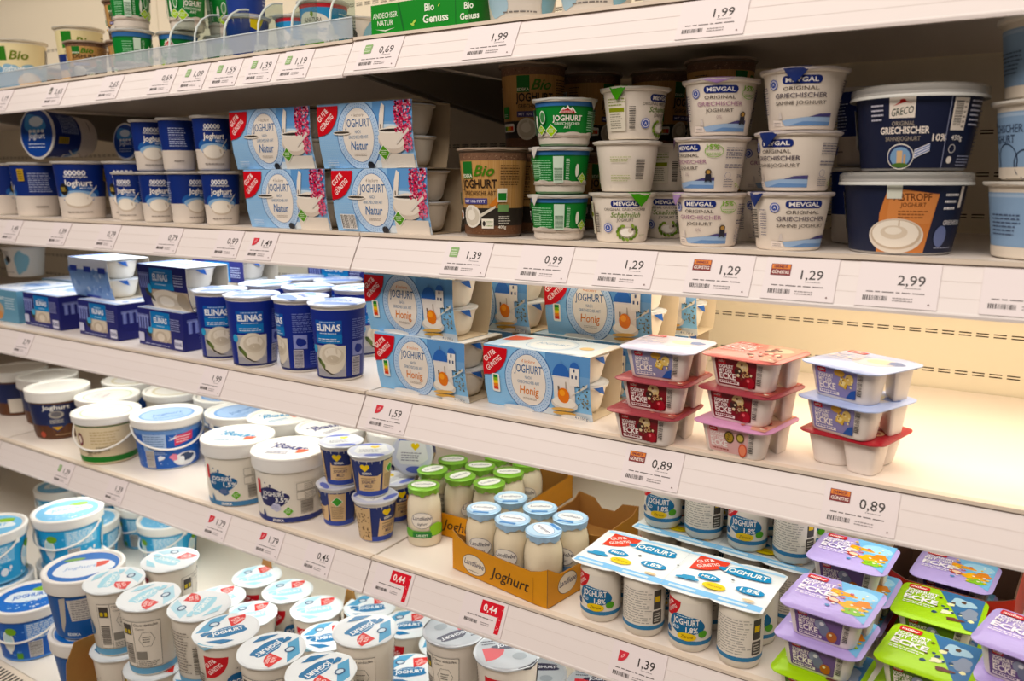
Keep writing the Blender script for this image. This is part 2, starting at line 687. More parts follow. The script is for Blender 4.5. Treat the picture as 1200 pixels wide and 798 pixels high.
def divider(x, label):
    """clear shelf divider: a thin sheet with a rounded front corner on a clear foot"""
    z = rail_pt(x, 'top') + .002
    s = thing('shelf_divider', 'divider', (x, .004, z), 0, label, 'clear plastic dividers on the top shelf')
    pts = [(0, 0), (.004, .03)] + [(.004 + .048 * (1 - math.cos(math.radians(a))), .03 + .05 * math.sin(math.radians(a))) for a in (15, 30, 50, 70, 90)] + [(.056, .08), (.056, 0)]
    mb = MB()
    mb.loft([[(xx, y, zz) for y, zz in pts] for xx in (-.0008, .0008)], M('#e4ebe8', .15, 0, 'clear'))
    edge = [(0, y, zz) for y, zz in pts[:8]]
    mb.tube(edge, .0016, M('#dfe6e2', .2), 6)
    mb.build('sheet', s)
    mb = MB()
    mb.box(-.011, .002, .0002, .011, .05, .003, M('#dfe6e2', .2))
    mb.box(-.006, .001, .003, .006, .014, .012, M('#e6ebe8', .2))
    mb.build('foot', s)
    return s


z = rail_pt(-1.4, 'top')
st = thing('shelf_stop', 'shelf edge strip', (JOINT[2] - .003, -.001, rail_pt(JOINT[2], 'top') + .002), 0, 'clear plastic strip standing along the front of the top left shelf')
st.rotation_euler = (0, -math.atan2(.014, JOINT[2] - JOINT[1]), 0)
mb = MB()
mb.box(JOINT[1] - JOINT[2] + .01, 0, 0, 0, .0016, .026, M('#cfd6dc', .2, 0, 'frost'))
mb.build('strip_sheet', st)
mb = MB()
mb.box(JOINT[1] - JOINT[2] + .01, -.0006, .0262, 0, .0022, .0275, M('#dfe6e8', .2))
mb.build('strip_edge', st)
# ------------------------------------------------------------------ the kinds of product
WHITE, CREAM = '#ece7df', '#e6dccb'


def cup(name, cat, rt, rb, h, body, label, lid, lidcol='#e9e6e2', tab=None, band=(0.0, 1.0), flange=.0034, bodyname='cup_body',
        clearlid=False, foil=True, rim=None, smalltab=True):
    """tapering plastic cup with rolled rim, printed label and foil lid; sizes in metres, prints in millimetres"""
    def make():
        r = thing(name, cat)
        hb = h - .0006
        mb = MB()
        bm = M(body, .4, 0, 'plastic')
        mb.lathe([(0, .0016), (rb * .82, .0016), (rb * .86, 0), (rb - .0022, 0), (rb - .0004, .0022), (rt, hb - .004), (rt + flange * .8, hb - .0036),
                  (rt + flange, hb - .0026), (rt + flange, hb - .0008), (rt + flange * .7, hb), (0, hb)], bm, 48)
        mb.build(bodyname, r)
        a = Art()
        label(a, (rt + rb) * 500, h * 1000)
        mb = MB()
        fn = cone(rt, rb, hb - .006, .002)
        mb.art(a, fn, 6.5)
        mb.build('printed_label', r)
        mb = MB()
        R = rt + flange
        if clearlid:
            m = M('#d6d4ce', .18, 0, 'frost')
            mb.lathe([(R + .001, hb - .006), (R + .0024, hb - .0055), (R + .0024, h + .004), (R - .001, h + .0065), (R - .006, h + .0065), (R - .008, h + .003), (0, h + .003)], m, 48)
            mb.lathe([(R + .0028, hb - .006), (R + .003, hb - .004), (R + .0025, hb - .003)], M('#d9d9d4', .25), 48)
            mb.build('clear_lid', r)
            return r
        fm = M(lidcol, .32, .15, 'foil') if foil else M(lidcol, .4, 0, 'plastic')
        rd = random.Random(hash((rt, rb, h, body)) % 1000)
        ph = rd.uniform(0, 6)

        def wob(rr, zz, aa):
            if rr > R * .97:
                return rr * (1 + .006 * math.sin(9 * aa + ph) + .004 * math.sin(17 * aa)), zz + .0005 * math.sin(7 * aa + ph)
            return rr, zz
        mb.lathe([(R * .985, hb - .0022), (R + .0008, hb - .0020), (R + .001, hb + .0002), (R * .95, hb + .0007), (R * .6, hb + .0006), (0, hb + .0006)], fm, 56, wob)
        a = Art()
        if lid:
            lid(a, R * 1000)
        mb.art(a, top(hb + .0009), 1e9, .34)
        lo = mb.build('foil_lid', r)
        if tab:
            col, ang, wd, ln = tab
            a0 = math.radians(ang)
            pts = []
            for (s, out, dz) in ((0, -.0015, .0006), (.3, .0009, -.001), (.65, .0014, -ln * .5), (1, .0010, -ln)):
                rr = R + out
                da = wd * (1 - s ** 1.6) / R * .5
                pts.append([(rr * math.sin(a0 + k * da), -rr * math.cos(a0 + k * da), hb + .0006 + dz) for k in (-1, -.5, 0, .5, 1)])
            mb = MB()
            vs = [p for row in pts for p in row]
            vs += [(x * .993, y * .993, z - .0004) for x, y, z in vs]
            n = len(pts) * 5
            fs = []
            for i in range(len(pts) - 1):
                for k in range(4):
                    q = [i * 5 + k, (i + 1) * 5 + k, (i + 1) * 5 + k + 1, i * 5 + k + 1]
                    fs += [tuple(q), tuple(n + j for j in reversed(q))]
            mb.add(vs, fs, M(col, .3, .1, 'foil'))
            mb.build('pull_tab', lo)
        return r
    return make


def bucket(name, cat, rt, rb, h, body, label, lid, lidcol='#ece9e4', handle=True, rim=.016, dome=0.0, tint=None):
    """wide plastic tub with a snap-on lid that overhangs the wall, and often a swing handle"""
    def make():
        r = thing(name, cat)
        mb = MB()
        hw = h - rim
        mb.lathe([(0, .002), (rb * .86, .002), (rb * .9, 0), (rb - .003, 0), (rb, .003), (rt, hw + .004), (0, hw + .004)], M(body, .35, 0, 'plastic'), 48)
        mb.build('tub_body', r)
        a = Art()
        label(a, (rt + rb) * 500, hw * 1000)
        mb = MB()
        mb.art(a, cone(rt, rb, hw, .003), 6.5)
        mb.build('printed_label', r)
        mb = MB()
        R = rt + .004
        mb.lathe([(rt - .002, hw - .001), (R - .0005, hw - .001), (R, hw + .0005), (R + .0008, h - .005), (R + .0016, h - .0042), (R + .001, h - .001), (R - .001, h), (R - .0045, h),
                  (R - .006, h - .0008), (R - .0075, h - .0034), (R * .5, h - .0034 + dome), (0, h - .0034 + dome)], M(lidcol, .38, 0, 'plastic'), 56)
        a = Art()
        if lid:
            lid(a, (R - .0075) * 1000)
        mb.art(a, top(h - .0032 + dome), 1e9)
        mb.build('lid', r)
        if handle:
            mb = MB()
            ang, drop = handle if isinstance(handle, tuple) else (0, .055)
            pts = []
            for k in range(25):
                t = PI * k / 24
                z = hw - .004 - drop * math.sin(t) ** .8
                rr = rb + (rt - rb) * z / hw + .0035 + .004 * math.sin(t)
                pts.append((rr * math.cos(t + ang), -rr * math.sin(t + ang), z))
            mb.tube(pts, .0021, M('#e9e6e0', .35), 6)
            for s in (1, -1):
                q = Vector((math.cos(ang) * s * (rt + .002), -math.sin(ang) * s * (rt + .002), hw - .004))
                mb.tube([q * .98 + Vector((0, 0, q.z * .02)), q * 1.045 - Vector((0, 0, q.z * .045))], .005, M('#e9e6e0', .35), 8)
            mb.build('handle', r)
        return r
    return make


# ---- small white-and-navy cups with a yogurt bowl picture
def weih(big):
    def a_(A, k, h):
        P = PI * k
        A.rect(-P, h * .03, P, h * .40, '#ddd3c8').rect(-P, h * .36, P, h * .95, '#172f74')
        A.ell(-k * .05, h * .44, k * .95, h * .16, '#2d5f9f').ell(-k * .05, h * .40, k * .82, h * .10, '#8fb0cf')
        A.rect(-P, h * .34, P, h * .385, '#ddd3c8')
        A.ell(-k * .05, h * .335, k * .62, h * .13, '#e8e0d2').ell(-k * .05, h * .30, k * .60, h * .11, '#cdbfae').ell(-k * .05, h * .33, k * .58, h * .105, '#efe7da')
        A.poly([(k * .35, h * .40), (k * .40, h * .39), (k * .78, h * .55), (k * .80, h * .59), (k * .74, h * .57)], '#d8d4cc')
        for i in range(5):
            A.ell((-.42 + .17 * i) * k, h * .80, k * .085, h * .045, '#e8e6e4')
            A.ell((-.42 + .17 * i) * k, h * .80, k * .03, h * .025, '#3a4f8d')
        A.text('Weihenstephan', -k * .08, h * .72, h * .035, '#eeeae6', .02, k * .95)
        A.text('Joghurt', 0, h * .575, h * .105, '#f3efe9', .03, k * 1.15, shear=.02)
        A.text('MILD 3,5%', k * .33, h * .52, h * .035, '#e3e6ec', .01, k * .5)
        A.lines(-k * .6, h * .10, k * .6, h * .15, 1, '#8a8078', 3)
        for s in (-1, 1):
            c = s * k * 2.1
            A.lines(c - k * .5, h * .45, c + k * .5, h * .82, 9, '#b9c2dd', 5 + s)
            A.lines(c - k * .3, h * .16, c + k * .3, h * .22, 1, '#8a8078', 3)
        if big:
            A.ell(-k * .62, h * .52, k * .2, h * .10, '#272523').lines(-k * .75, h * .48, -k * .5, h * .56, 3, '#e4c96a', 2)
            A.rect(k * 1.15, h * .66, k * 1.45, h * .88, '#b99a45').lines(k * 1.18, h * .68, k * 1.42, h * .86, 4, '#5b4a22', 2)
    return a_


def weih_lid(A, R):
    A.ell(0, 0, R * .93, R * .93, '#1d4590', 36).blob(-R * .1, R * .35, R * .6, R * .4, '#4f8fc4', 3).ell(0, R * .45, R * .4, R * .2, '#d6dfe6')
    A.text('Joghurt', 0, -R * .2, R * .22, '#eef0f2', .03).lines(-R * .5, -R * .6, R * .5, -R * .35, 2, '#c7d2e6', 3)
    for i in range(4):
        A.ell((-.36 + .24 * i) * R, -R * .02 + R * .1, R * .1, R * .07, '#e8e6e4')


BUILD['navy_small'] = cup('yogurt_cup', 'yogurt cup', .0315, .0262, .0905, '#ddd6cc', weih(False), weih_lid, '#d8d4ce')
BUILD['navy_big'] = cup('yogurt_cup', 'yogurt cup', .0475, .0395, .112, '#ddd6cc', weih(True), weih_lid, '#d8d4ce')


# ---- kraft-look organic cups
def kraft(A, k, h):
    P = PI * k
    A.rect(-P, h * .03, P, h * .93, '#c39a66')
    rd = random.Random(3)
    qs, q2 = [], []
    for i in range(80):
        u = rd.uniform(-P, P - 2)
        (qs if i % 2 else q2).append([(u, h * .30), (u + rd.uniform(.3, 1.1), h * .30), (u + .6, h * .86), (u, h * .86)])
    A.put(qs, '#b58a57').put(q2, '#cda878')
    A.rect(-P, h * .86, P, h * .945, '#7d5f4c').specks(-P, h * .87, P, h * .935, 260, ('#a68a74', '#5e4335'), .5, 1.0, 2)
    A.rect(-P, h * .13, P, h * .33, '#37312b').rect(-P, h * .03, P, h * .13, '#6d4d38').specks(-P, h * .04, P, h * .12, 180, ('#8a6a52', '#55392a'), .4, .9, 4)
    for c in (0, P):
        A.rect(c - k * .60 if c == 0 else c - k * .7, h * .66, c - k * .18 if c == 0 else c - k * .3, h * .85, '#2c7232')
        A.text('EDEKA', c - k * .39 if c == 0 else c - k * .5, h * .675, h * .035, '#f0ead8', .03, k * .40)
    A.text('Bio', k * .18, h * .69, h * .12, '#4d7d27', .03, k * .62, shear=.35)
    A.text('JOGHURT', -k * .02, h * .555, h * .095, '#33241a', .03, k * 1.25)
    A.text('GRIECHISCHE ART', 0, h * .475, h * .048, '#4a3626', .015, k * 1.15)
    A.rect(-k * .62, h * .375, k * .30, h * .44, '#4d4a82').text('MIT 10% FETT', -k * .16, h * .392, h * .03, '#e8e2ee', .02, k * .8)
    A.poly([(k * .35, h * .36), (k * .62, h * .47), (k * .72, h * .42), (k * .55, h * .34)], '#c9803f')
    A.ell(-k * .28, h * .235, k * .36, h * .13, '#e8e2d6').ell(-k * .28, h * .235, k * .30, h * .105, '#d4ccbd').ell(-k * .30, h * .25, k * .17, h * .06, '#efe9dd')
    A.poly([(k * .05, h * .26), (k * .10, h * .23), (k * .55, h * .33), (k * .56, h * .36)], '#d8d2c4')
    A.rect(k * .10, h * .10, k * .50, h * .21, '#efe9dc').ell(k * .18, h * .155, k * .05, h * .03, '#3b3733').lines(k * .27, h * .12, k * .48, h * .19, 3, '#7a9a58', 3)
    A.rect(k * .62, h * .40, k * .92, h * .55, '#efe9dc').rect(k * .64, h * .42, k * .90, h * .50, '#2c7f35')
    A.rect(k * .64, h * .29, k * .98, h * .37, '#7da06a').lines(k * .66, h * .15, k * 1.1, h * .25, 4, '#d9d4c8', 6).text('400g', k * .78, h * .10, h * .035, '#efe9dc', .02)
    A.lines(k * .7, h * .58, k * 1.35, h * .82, 8, '#5c4027', 9)
    A.rect(-k * 1.25, h * .36, -k * .95, h * .50, '#2f8038').lines(-k * 1.2, h * .38, -k * 1.0, h * .42, 2, '#e6efe0', 3)
    A.nutri_flat(-k * 1.0, h * .25, k * .55, h * .10)
    A.lines(-k * 1.8, h * .4, -k * 1.4, h * .82, 14, '#54402c', 4)
    A.bars(-k * 2.4, h * .4, -k * 1.95, h * .75, seed=4)


BUILD['kraft'] = cup('kraft_yogurt_cup', 'yogurt cup', .0465, .0385, .118, '#7d6a5a', kraft, lambda A, R: A.ell(0, 0, R * .93, R * .93, '#7a6350', 36).text('Bio', 0, -R * .1, R * .35, '#3f6a22', .03, shear=.3),
                     '#b7a595', flange=.003)


# ---- green mountain-farm tubs
def alpine(A, k, h):
    P = PI * k
    A.rect(-P, h * .24, P, h * .83, '#11803a').rect(-P, h * .83, P, h * .93, '#3f6ea3').rect(-P, h * .80, P, h * .83, '#0d5f30')
    A.rect(-P, h * .04, P, h * .24, '#d9cfc4')
    for i in range(14):
        A.ell(-P + (i + .5) * P / 7, h * .235, P / 9, h * (.055 if i % 2 else .03), '#d9cfc4')
    for i in range(10):
        A.ell(-P + (i + .3) * P / 5, h * .20, P / 9, h * .02, '#b5a79a')
    A.poly([(-k * .28, h * .68), (-k * .14, h * .80), (-k * .06, h * .77), (0, h * .84), (k * .07, h * .77), (k * .16, h * .80), (k * .30, h * .68)], '#eee6df')
    A.poly([(-k * .26, h * .665), (-k * .20, h * .73), (0, h * .78), (k * .20, h * .73), (k * .26, h * .665)], '#b3262b').lines(-k * .2, h * .67, k * .2, h * .73, 2, '#f0dcd6', 3)
    A.text('JOGHURT', 0, h * .515, h * .115, '#f3eee4', .035, k * 1.02)
    A.text('GRIECHISCHER', 0, h * .43, h * .055, '#e8efdf', .01, k * .9).text('ART', 0, h * .355, h * .055, '#e8efdf', .01)
    A.diamond(-k * .58, h * .31, h * .14, '#a6c81f')
    A.ell(-k * .92, h * .60, k * .13, h * .14, '#d8e3d2').ell(-k * .92, h * .60, k * .10, h * .11, '#4f8a55')
    A.lines(k * .75, h * .32, k * 1.2, h * .74, 9, '#bfe0c4', 8)
    for s in (-1, 1):
        c = s * k * 1.85
        A.rect(c - k * .2, h * .24, c + k * .14, h * .80, '#cfe0cf').bars(c - k * .17, h * .27, c + k * .11, h * .55, '#5c7a5f', 3, True, None)
        A.lines(c - k * .75, h * .28, c - k * .25, h * .74, 9, '#9fd0a9', 8 + s)
        A.ell(c + k * .62, h * .50, k * .07, h * .14, '#e6e6da').lines(c + k * .22, h * .3, c + k * .34, h * .76, 12, '#d4ead6', 5)
        A.diamond(c + k * .85, h * .33, h * .12, '#a6c81f')


BUILD['green_tub'] = cup('green_yogurt_tub', 'yogurt tub', .0375, .0315, .0575, '#dcd4ca', alpine,
                         lambda A, R: A.ell(0, 0, R * .9, R * .9, '#1c8a45', 36).text('JOGHURT', 0, -R * .1, R * .2, '#efe9dc', .03), '#d3d3cf', tab=('#d9d4cd', 55, .016, .014))


# ---- white greek tubs, three prints
def pill(A, u, v, w, hh):
    A.rr(u - w / 2, v - hh / 2, u + w / 2, v + hh / 2, hh * .45, '#1c2f74').text('MEVGAL', u, v - hh * .26, hh * .54, '#eeeae6', .04, w * .82)


def stamp(A, u, v, r):
    A.ell(u, v, r, r, '#5b6db0').ell(u, v, r * .8, r * .8, '#d9d5dc').ell(u, v, r * .6, r * .6, '#47599f').text('A', u, v - r * .2, r * .5, '#e9e6e6', .02)


def sheep(A, k, h):
    pill(A, 0, h * .785, k * 1.0, h * .14)
    A.text('ORIGINAL GRIECHISCHER', 0, h * .645, h * .055, '#6d675c', .0, k * 1.5)
    A.text('Schafmilch', 0, h * .515, h * .105, '#6d8a35', .012, k * 1.05, shear=.3)
    A.text('JOGHURT', 0, h * .43, h * .06, '#6d675c', .01, k * .6)
    for i in range(13):
        a = math.radians(120 + 300 * i / 12)
        A.ell(k * .1 + k * .36 * math.cos(a), h * .21 + h * .145 * math.sin(a), k * .09, h * .03, '#5f7d2c' if i % 3 else '#8aa24d', 8, math.degrees(a) + 60)
    A.ell(k * .08, h * .21, k * .24, h * .085, '#f4efe6').ell(k * .2, h * .25, k * .09, h * .05, '#d9d0c2').ell(k * .28, h * .27, k * .05, h * .03, '#5a5248')
    stamp(A, -k * .62, h * .30, h * .095)
    A.lines(k * .55, h * .12, k * .85, h * .17, 2, '#7d8a57', 4)
    # nutrition table and small print round the side
    A.rect(-k * 2.0, h * .16, -k * 1.3, h * .82, '#ddd6c6').rect(-k * 1.95, h * .52, -k * 1.35, h * .60, '#87902f').lines(-k * 1.92, h * .2, -k * 1.38, h * .5, 7, '#8c8878', 6).lines(-k * 1.95, h * .63, -k * 1.3, h * .8, 3, '#8f9a50', 7)
    A.bars(-k * 1.18, h * .2, -k * .98, h * .62, '#55504a', 6, True, None)
    A.lines(k * 1.5, h * .2, k * 2.2, h * .34, 4, '#a8ad76', 3).lines(k * 1.5, h * .58, k * 2.2, h * .70, 3, '#a8ad76', 4).bars(k * 2.35, h * .25, k * 2.65, h * .65, '#5b554f', 7, True, None)


def greek(word2, col2, cream, zero):
    def a_(A, k, h):
        # sea and headland
        A.poly([(-k * .45, h * .06), (k * .95, h * .06), (k * .95, h * .20), (k * .2, h * .20), (-k * .55, h * .15)], '#9db4cf')
        A.poly([(-k * .35, h * .06), (k * .95, h * .06), (k * .95, h * .12), (k * .1, h * .13)], '#6f8fb8')
        A.poly([(k * .25, h * .20), (k * .55, h * .25), (k * .95, h * .265), (k * .95, h * .20)], '#4f4a78')
        A.poly([(-k * .9, h * .06), (-k * .5, h * .06), (-k * .55, h * .15), (-k * .9, h * .17)], '#e7dcd3').lines(-k * .85, h * .07, -k * .58, h * .13, 2, '#9a918c', 3)
        A.poly([(-k * .66, h * .17), (-k * .62, h * .29), (-k * .57, h * .29), (-k * .53, h * .17)], '#d3cac4')
        pill(A, 0, h * .80, k * 1.0, h * .13)
        A.text('ORIGINAL', -k * .02, h * .635, h * .06, '#5a5048', .01, k * .92)
        A.text('GRIECHISCHER', -k * .02, h * .515, h * .075, col2, .015, k * 1.42)
        A.text(word2, -k * .02, h * .405, h * .06, '#5a5048', .01, k * (1.42 if cream else .86))
        stamp(A, -k * .78, h * .74, h * .085)
        if zero:
            A.text('0%', -k * .02, h * .29, h * .06, '#b9a8a6', .01)
            A.text('15%', k * .86, h * .77, h * .09, '#7fae3a', .03, k * .36).ring(k * .9, h * .74, k * .27, h * .115, .7, '#8fb65a').lines(k * .7, h * .66, k * 1.1, h * .72, 2, '#7fae3a', 3)
            A.ell(k * .75, h * .36, k * .10, h * .055, '#4a3a2c').ell(k * .75, h * .36, k * .06, h * .035, '#b08a50').poly([(k * .66, h * .32), (k * .84, h * .32), (k * .86, h * .17), (k * .75, h * .21), (k * .64, h * .17)], '#2c2a35')
        s = k * 1.25
        A.lines(s, h * .60, s + k * .75, h * .82, 5, '#5a5570', 12).lines(s, h * .42, s + k * .75, h * .52, 2, '#6d6878', 5)
        A.ring(s + k * .12, h * .30, k * .10, h * .06, .4, '#8a84a0').text('200g', s + k * .62, h * .27, h * .05, '#4f4a5e', .01)
        A.lines(s, h * .08, s + k * .35, h * .24, 5, '#6d6878', 5)
        A.specks(s + k * .45, h * .08, s + k * .7, h * .25, 10, ('#aab27a', '#c6caa0'), 1, 2, 4)
        stamp(A, s + k * 1.0, h * .68, h * .08)
        A.bars(-k * 1.7, h * .2, -k * 1.35, h * .7, '#55504a', 6, True, None).lines(-k * 2.6, h * .2, -k * 1.85, h * .8, 12, '#6d6878', 8)
        A.lines(-k * 1.22, h * .25, -k * 1.0, h * .72, 12, '#5a5570', 9)
    return a_


BUILD['sheep'] = cup('greek_yogurt_tub', 'yogurt tub', .0385, .0315, .0605, '#ebe2d6', sheep, lambda A, R: A.ell(0, 0, R * .9, R * .9, '#e6e0d4', 36).text('MEVGAL', 0, 0, R * .2, '#1c2f74', .03), '#e6e0d6', flange=.0035)
BUILD['sheep_tab'] = cup('greek_yogurt_tub', 'yogurt tub', .0385, .0315, .0605, '#ebe2d6', sheep, None, '#dcd6cc', tab=('#4f9a26', 26, .034, .016), flange=.0035)
BUILD['sheep_side'] = cup('greek_yogurt_tub', 'yogurt tub', .0385, .0315, .0605, '#ebe2d6', sheep, None, '#dcd6cc', tab=('#4f9a26', -88, .026, .016), flange=.0035)
BUILD['greek_pink'] = cup('greek_yogurt_tub', 'yogurt tub', .0398, .0325, .0612, '#ebe1d5', greek('JOGHURT', '#a98297', False, True), None, '#d9d0cc', tab=('#a98bb8', -6, .042, .006))
BUILD['greek_pink_side'] = cup('greek_yogurt_tub', 'yogurt tub', .0398, .0325, .0612, '#ebe1d5', greek('JOGHURT', '#a98297', False, True), None, '#d9d0cc', tab=('#a98bb8', -44, .026, .014))
BUILD['greek_blue'] = cup('greek_yogurt_tub', 'yogurt tub', .0425, .0345, .0628, '#ebe1d5', greek('SAHNE JOGHURT', '#544a55', True, False), None, '#d9d0cc', tab=('#25356f', -8, .032, .016))
BUILD['greek_blue_side'] = cup('greek_yogurt_tub', 'yogurt tub', .0425, .0345, .0628, '#ebe1d5', greek('SAHNE JOGHURT', '#544a55', True, False), None, '#d9d0cc', tab=('#25356f', -75, .028, .016))


# ---- big navy greek tubs with clear lids
def greco(kind):
    def a_(A, k, h):
        P = PI * k
        A.rect(-P, h * .03, P, h * .93, '#1d233c')
        if kind == 0:
            A.rect(-k * .52, h * .66, -k * .10, h * .93, '#e6ddd2').text('GRECO', -k * .31, h * .70, h * .09, '#3f4a3c', .02, k * .36, shear=.25, rot=8)
            A.poly([(-k * .46, h * .81), (-k * .3, h * .88), (-k * .15, h * .84), (-k * .27, h * .855)], '#b5302b').ell(-k * .3, h * .875, k * .05, h * .02, '#b5302b')
            A.text('ORIGINAL', -k * .28, h * .565, h * .055, '#b0a596', .01, k * .38)
            A.text('GRIECHISCHER', -k * .26, h * .465, h * .085, '#efe6dc', .04, k * .84)
            A.text('SAHNEJOGHURT', -k * .28, h * .375, h * .055, '#a89d8e', .01, k * .6).text('10%', k * .345, h * .37, h * .085, '#efe6dc', .03)
            A.ell(-k * .30, h * .175, k * .24, h * .165, '#e9e3da').ell(-k * .30, h * .175, k * .225, h * .15, '#27345c').ell(-k * .30, h * .17, k * .18, h * .125, '#84a4c4')
            A.rect(-k * .36, h * .06, -k * .26, h * .25, '#d9b890').rect(-k * .24, h * .06, -k * .20, h * .20, '#c9a57e').ell(-k * .30, h * .065, k * .15, h * .03, '#57763a')
            A.poly([(-k * .06, h * .15), (k * .20, h * .24), (k * .19, h * .34), (-k * .06, h * .26)], '#e4e2e6')
            for i in range(3):
                A.poly([(-k * .05, h * (.165 + .035 * i)), (k * .20, h * (.255 + .03 * i)), (k * .20, h * (.268 + .03 * i)), (-k * .05, h * (.18 + .035 * i))], '#5c79b0')
            A.rect(k * .44, h * .03, k * .455, h * .93, '#8c90a8')
            A.rect(k * .50, h * .50, k * .78, h * .90, '#e6dccf').bars(k * .53, h * .56, k * .68, h * .87, '#3c352e', 4, True, None).lines(k * .70, h * .52, k * .76, h * .88, 6, '#8a8074', 4)
            A.text('450g', k * .66, h * .38, h * .06, '#e8e2da', .02).ring(k * .60, h * .27, k * .07, h * .055, .6, '#d9d4d0').ell(k * .58, h * .13, k * .055, h * .045, '#e6ded4')
            A.lines(k * .85, h * .55, k * 1.2, h * .9, 6, '#c9c8d4', 8).lines(k * .75, h * .05, k * 1.15, h * .2, 4, '#9da0b4', 8).lines(-k * .85, h * .62, -k * .6, h * .86, 4, '#c9c8d4', 3)
        else:
            A.poly([(-k * .48, h * .03), (k * .42, h * .03), (k * .56, h * .80), (-k * .28, h * .88), (-k * .42, h * .55)], '#c9834f')
            A.poly([(-k * .30, h * .40), (k * .46, h * .42), (k * .56, h * .80), (-k * .24, h * .87)], '#d08d5a')
            A.text('ABTROPF', k * .12, h * .715, h * .095, '#6b4127', .02, k * .62, shear=-.1).text('JOGHURT', k * .14, h * .635, h * .055, '#6b4127', .01, k * .42)
            A.lines(-k * .1, h * .48, k * .42, h * .60, 3, '#8a5a38', 4)
            A.ell(-k * .12, h * .25, k * .50, h * .23, '#e2d8ca', 30).ell(-k * .12, h * .27, k * .46, h * .20, '#c9b8a4', 30).ell(-k * .13, h * .28, k * .42, h * .18, '#efe7da', 30).ell(-k * .15, h * .30, k * .24, h * .09, '#dccfbd').ell(-k * .16, h * .32, k * .15, h * .05, '#efe7da')
            A.rect(-k * .30, h * .74, -k * .06, h * .93, '#d7d9cd')
            A.lines(k * .68, h * .58, k * 1.0, h * .84, 3, '#e6e2e0', 4).text('GRIECHISCHE', k * .98, h * .40, h * .06, '#e6e2e0', .02, k * .5)
            A.ell(k * .72, h * .25, k * .14, h * .14, '#6f7aa2').lines(k * .62, h * .08, k * 1.1, h * .12, 1, '#9da0b4', 3)
            A.rect(k * 1.02, h * .62, k * 1.12, h * .9, '#e6dccf')
        A.bars(-k * 1.9, h * .3, -k * 1.5, h * .8, seed=9)
        A.lines(k * 1.6, h * .2, k * 2.3, h * .8, 12, '#b6b8c8', 5)
    return a_


BUILD['greco_temple'] = cup('greek_yogurt_tub', 'yogurt tub', .0600, .0505, .0775, '#b9b6b4', greco(0), None, clearlid=True)
BUILD['greco_orange'] = cup('greek_yogurt_tub', 'yogurt tub', .0600, .0505, .0775, '#b9b6b4', greco(1), None, clearlid=True)


def blue_white(A, k, h):
    P = PI * k
    A.rect(-P, h * .16, P, h * .86, '#8ea8c4').rect(-P, h * .80, P, h * .84, '#a9bdd2')
    A.text('GRIECHISCHER', -k * .1, h * .60, h * .10, '#44546c', .03, k * 1.1).text('JOGHURT', -k * .1, h * .47, h * .10, '#44546c', .03, k * .75)
    for i, (u, v, r) in enumerate(((-.45, .22, .26), (.05, .24, .3), (.5, .2, .25))):
        A.ring(k * u, h * v, k * r, h * r * .75, 1.1, '#26344f', 20)
    A.rect(-P, h * .02, P, h * .16, '#ded4c6')
    A.ell(-k * .55, h * .72, k * .06, h * .03, '#26344f').lines(-k * 1.5, h * .3, -k * .8, h * .6, 6, '#4c5b74', 3).lines(k * 1.0, h * .3, k * 1.8, h * .6, 6, '#4c5b74', 4)


BUILD['blue_white'] = cup('white_yogurt_tub', 'yogurt tub', .056, .047, .0745, '#ded5c8', blue_white, None, '#d9d4cb', flange=.0045, foil=False)


# ---- top shelf kinds
def bio_tub(A, k, h):
    P = PI * k
    A.rect(-P, h * .03, P, h * .5, '#7aa2bd').rect(-P, h * .46, P, h * .92, '#e3d6ae')
    for i in range(8):
        A.blob(-P + (i + .5) * P / 4, h * .44, P / 9, h * .09, '#8fb4c9', i)
    A.rect(-k * .85, h * .60, -k * .5, h * .86, '#3f7a2d').text('Bio', -k * .05, h * .62, h * .16, '#6d7c20', .03, k * .7, shear=.3)
    A.text('Joghurt', -k * .3, h * .40, h * .10, '#e9efef', .03).ell(k * .35, h * .2, k * .5, h * .16, '#e8c9a4').ell(k * .3, h * .28, k * .3, h * .1, '#efe4d2')
    A.bars(k * 1.2, h * .55, k * 1.7, h * .85).lines(-k * 2, h * .3, -k * 1.2, h * .8, 7, '#6b6550', 3)


def bio_navy(A, k, h):
    P = PI * k
    A.rect(-P, h * .03, P, h * .3, '#c9a576').rect(-P, h * .28, P, h * .56, '#22346f').rect(-P, h * .54, P, h * .93, '#dcd0a6')
    A.rect(-k * .85, h * .64, -k * .35, h * .91, '#2f7a2b').text('Bio', k * .15, h * .66, h * .16, '#6d7c20', .03, k * .75, shear=.3)
    A.text('Joghurt', -k * .25, h * .40, h * .11, '#efece6', .03, k * 1.0).lines(-k * .6, h * .32, k * .3, h * .38, 1, '#d4d6e2', 3)
    A.ell(0, h * .16, k * .6, h * .10, '#e4d4b8')
    A.lines(k * 1.1, h * .6, k * 1.8, h * .88, 5, '#6b6550', 3)


def alnatura(A, k, h):
    P = PI * k
    A.rect(-P, h * .03, P, h * .86, '#3f8fc0').rect(-P, h * .86, P, h * .93, '#b52c36')
    A.blob(0, h * .45, k * .95, h * .34, '#e4e0d4', 3, .06).text('ALNATURA', 0, h * .60, h * .08, '#43403c', .02, k * .9).text('Ziegenjoghurt', 0, h * .42, h * .10, '#2e6c9c', .015, k * 1.3)
    A.ell(0, h * .74, k * .07, h * .05, '#7c9a2a').ell(0, h * .18, k * .7, h * .12, '#6f9a4c')
    A.lines(k * 1.2, h * .2, k * 2, h * .8, 9, '#d6e4ee', 4)


